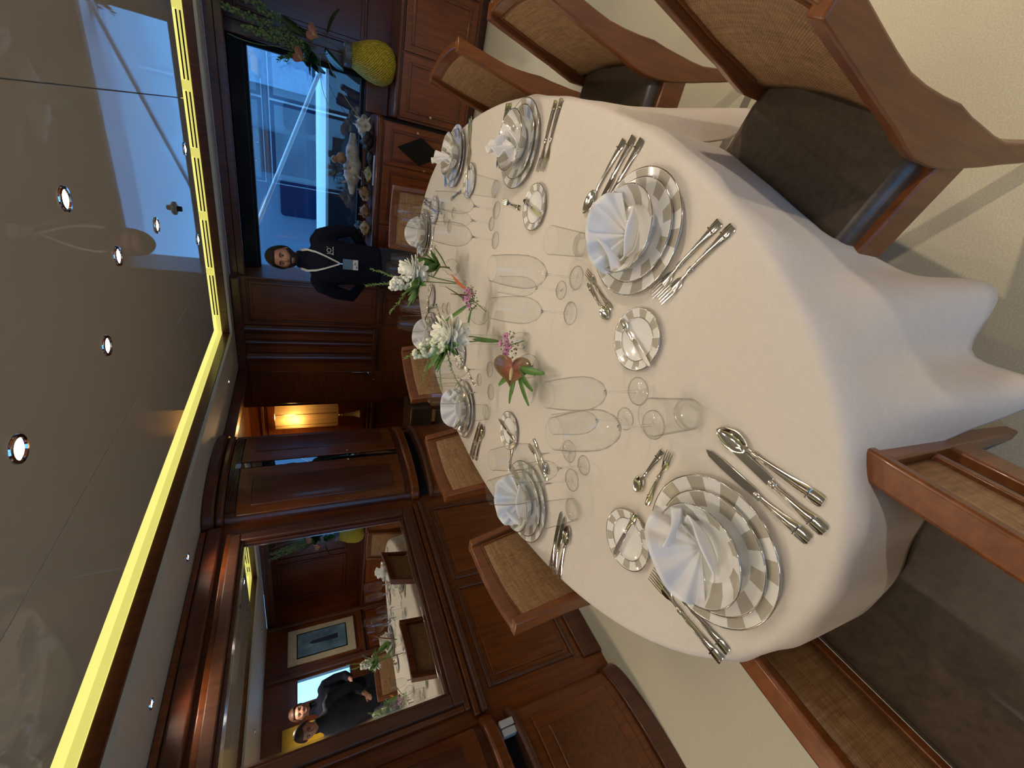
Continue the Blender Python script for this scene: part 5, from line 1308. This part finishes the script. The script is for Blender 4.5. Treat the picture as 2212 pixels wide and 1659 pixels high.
    for s in (-1, 1):
        if behind: el, wr = (s*elbows, 0.09, 1.13), (s*0.12, 0.172, 0.99)
        else: el, wr = (s*0.245, -0.03, 1.13), (s*0.17, -0.215, 1.08)
        m.ball((s*0.165, 0.006, 1.405), (0.072, 0.075, 0.072), 14, 10)
        m.tube([(s*0.14, 0.005, 1.42), (s*0.21, 0.012, 1.385), ((s*0.21+el[0])/2+s*0.014, 0.05 if behind else 0, 1.26), el, ((el[0]+wr[0])/2, (el[1]+wr[1])/2+0.005, (el[2]+wr[2])/2), wr], [0.066, 0.068, 0.062, 0.054, 0.046, 0.036], 14)
    bend(m); o = m.build('sweater', cloth, t, remesh=0.011); o.modifiers['smooth'].iterations = 5
    # trousers and shoes
    m = MB(); m.tube([(0, 0, 0.82), (0, 0, 0.90), (0, 0, 0.97)], [(0.165, 0.12), (0.165, 0.118), (0.155, 0.11)], 20)
    for s in (-1, 1):
        m.tube([(s*0.085, 0, 0.90), (s*0.092, -0.005, 0.70), (s*0.098, -0.01, 0.49), (s*0.10, 0.005, 0.28), (s*0.10, 0.01, 0.07)], [0.092, 0.084, 0.066, 0.056, 0.050], 14)
    o = m.build('trousers', trouser, t, remesh=0.014)
    for s in (-1, 1):
        MB().tube([(s*0.10, 0.065, 0.045), (s*0.10, 0.02, 0.052), (s*0.102, -0.07, 0.042), (s*0.104, -0.16, 0.03), (s*0.104, -0.195, 0.024)], [(0.034, 0.040), (0.042, 0.048), (0.044, 0.038), (0.042, 0.028), (0.022, 0.018)], 12).build('shoe', BLACK, t)
    return t
NAVYC = pmat('navy_knit', (0.0065, 0.0085, 0.020), 0.9, var=0.25, nscale=120, bmp=0.2, spec=0.2)
NAVYT = pmat('navy_trousers', (0.012, 0.015, 0.028), 0.8, var=0.2)
HAIRB = pmat('dark_brown_hair', (0.016, 0.009, 0.005), 0.7, var=0.5, nscale=90, stretch=(1, 1, 0.3), bmp=0.6)
man = person('bearded man in a navy zip sweater with white lanyard and badge, standing by the sideboard', (-1.085, 3.95, 0), radians(14), NAVYC, NAVYT, HAIRB, True, headturn=radians(-9))
# lanyard, badge, chest lettering on the man
def chest_y(x, z): return -(0.137-0.35*(abs(x))**1.5+0.01*(z < 1.3)) - 0.006
LAN = pmat('white_lanyard', (0.62, 0.64, 0.60), 0.6, var=0.08, nscale=60)
for s, x0 in ((-1, -0.075), (1, 0.075)):
    pts = [(x0*1.0, -0.02, 1.545), (x0*1.15, -0.078, 1.50), (x0*1.0, chest_y(x0, 1.43)+0.02, 1.43), (x0*0.72, chest_y(x0*0.7, 1.36)-0.002, 1.37), (0.004*s, chest_y(0, 1.25), 1.25)]
    m = MB(); secs = []
    for p in pts:
        v = Vector(p); w = 0.0085; secs.append([v+Vector((-w, 0, -w*0.5*s)), v+Vector((w, 0, w*0.5*s)), v+Vector((w, 0.002, w*0.5*s)), v+Vector((-w, 0.002, -w*0.5*s))])
    m.sweep(secs).build('lanyard_strap', LAN, man)
bx(-0.042, 0.042, -0.157, -0.154, 1.145, 1.225).build('badge_upper', pmat('badge_blue', (0.10, 0.19, 0.28), 0.3), man)
bw = bx(-0.042, 0.042, -0.157, -0.154, 1.103, 1.1445).build('badge_lower', pmat('badge_white', (0.70, 0.72, 0.72), 0.4), man)
for k in range(2): bx(-0.030+0.03*k, -0.012+0.03*k, -0.1582, -0.157, 1.112+0.012*k, 1.118+0.012*k).build('print_line', BLACK, bw)
bx(-0.005, 0.005, -0.157, -0.152, 1.225, 1.252).build('badge_clip', CHROME, man)
def text(body, size, mat, parent, loc, rot, name, depth=0.0006):
    c = bpy.data.curves.new(name, 'FONT'); c.body = body; c.size = size; c.extrude = depth; c.align_x = 'CENTER'
    o = bpy.data.objects.new(name+'_curve', c); COL.objects.link(o)
    me = bpy.data.meshes.new_from_object(o.evaluated_get(bpy.context.evaluated_depsgraph_get()))
    bpy.data.objects.remove(o, do_unlink=True); me.materials.clear(); me.materials.append(mat)
    q = bpy.data.objects.new(name, me); COL.objects.link(q); q.parent = parent; q.location = loc; q.rotation_euler = rot
    return q
text("JO'", 0.05, LAN, man, (0.098, -0.142, 1.315), (radians(90), 0, radians(14)), 'chest_lettering')
MB().tube([(0.065+0.011*k, -0.150+0.0035*k*0.6, 1.298+0.006*(k % 2)) for k in range(7)], 0.0028, 5).build('chest_script', LAN, man)
# two visitors who appear only in the mirror
GREYC = pmat('dark_blazer', (0.014, 0.016, 0.024), 0.8, var=0.2, nscale=80)
person('visitor in a dark blazer leaning forward, seen in the mirror, nearer the picture edge', (1.42, 2.66, 0), radians(-55), GREYC, NAVYT, pmat('brown_hair', (0.05, 0.028, 0.015), 0.55, var=0.4, nscale=80), False, lean=radians(24), behind=False)
person('visitor in navy standing behind the leaning one, seen in the mirror', (1.80, 2.98, 0), radians(-70), NAVYC, NAVYT, pmat('auburn_hair', (0.07, 0.03, 0.015), 0.55, var=0.4, nscale=80), False, behind=False)
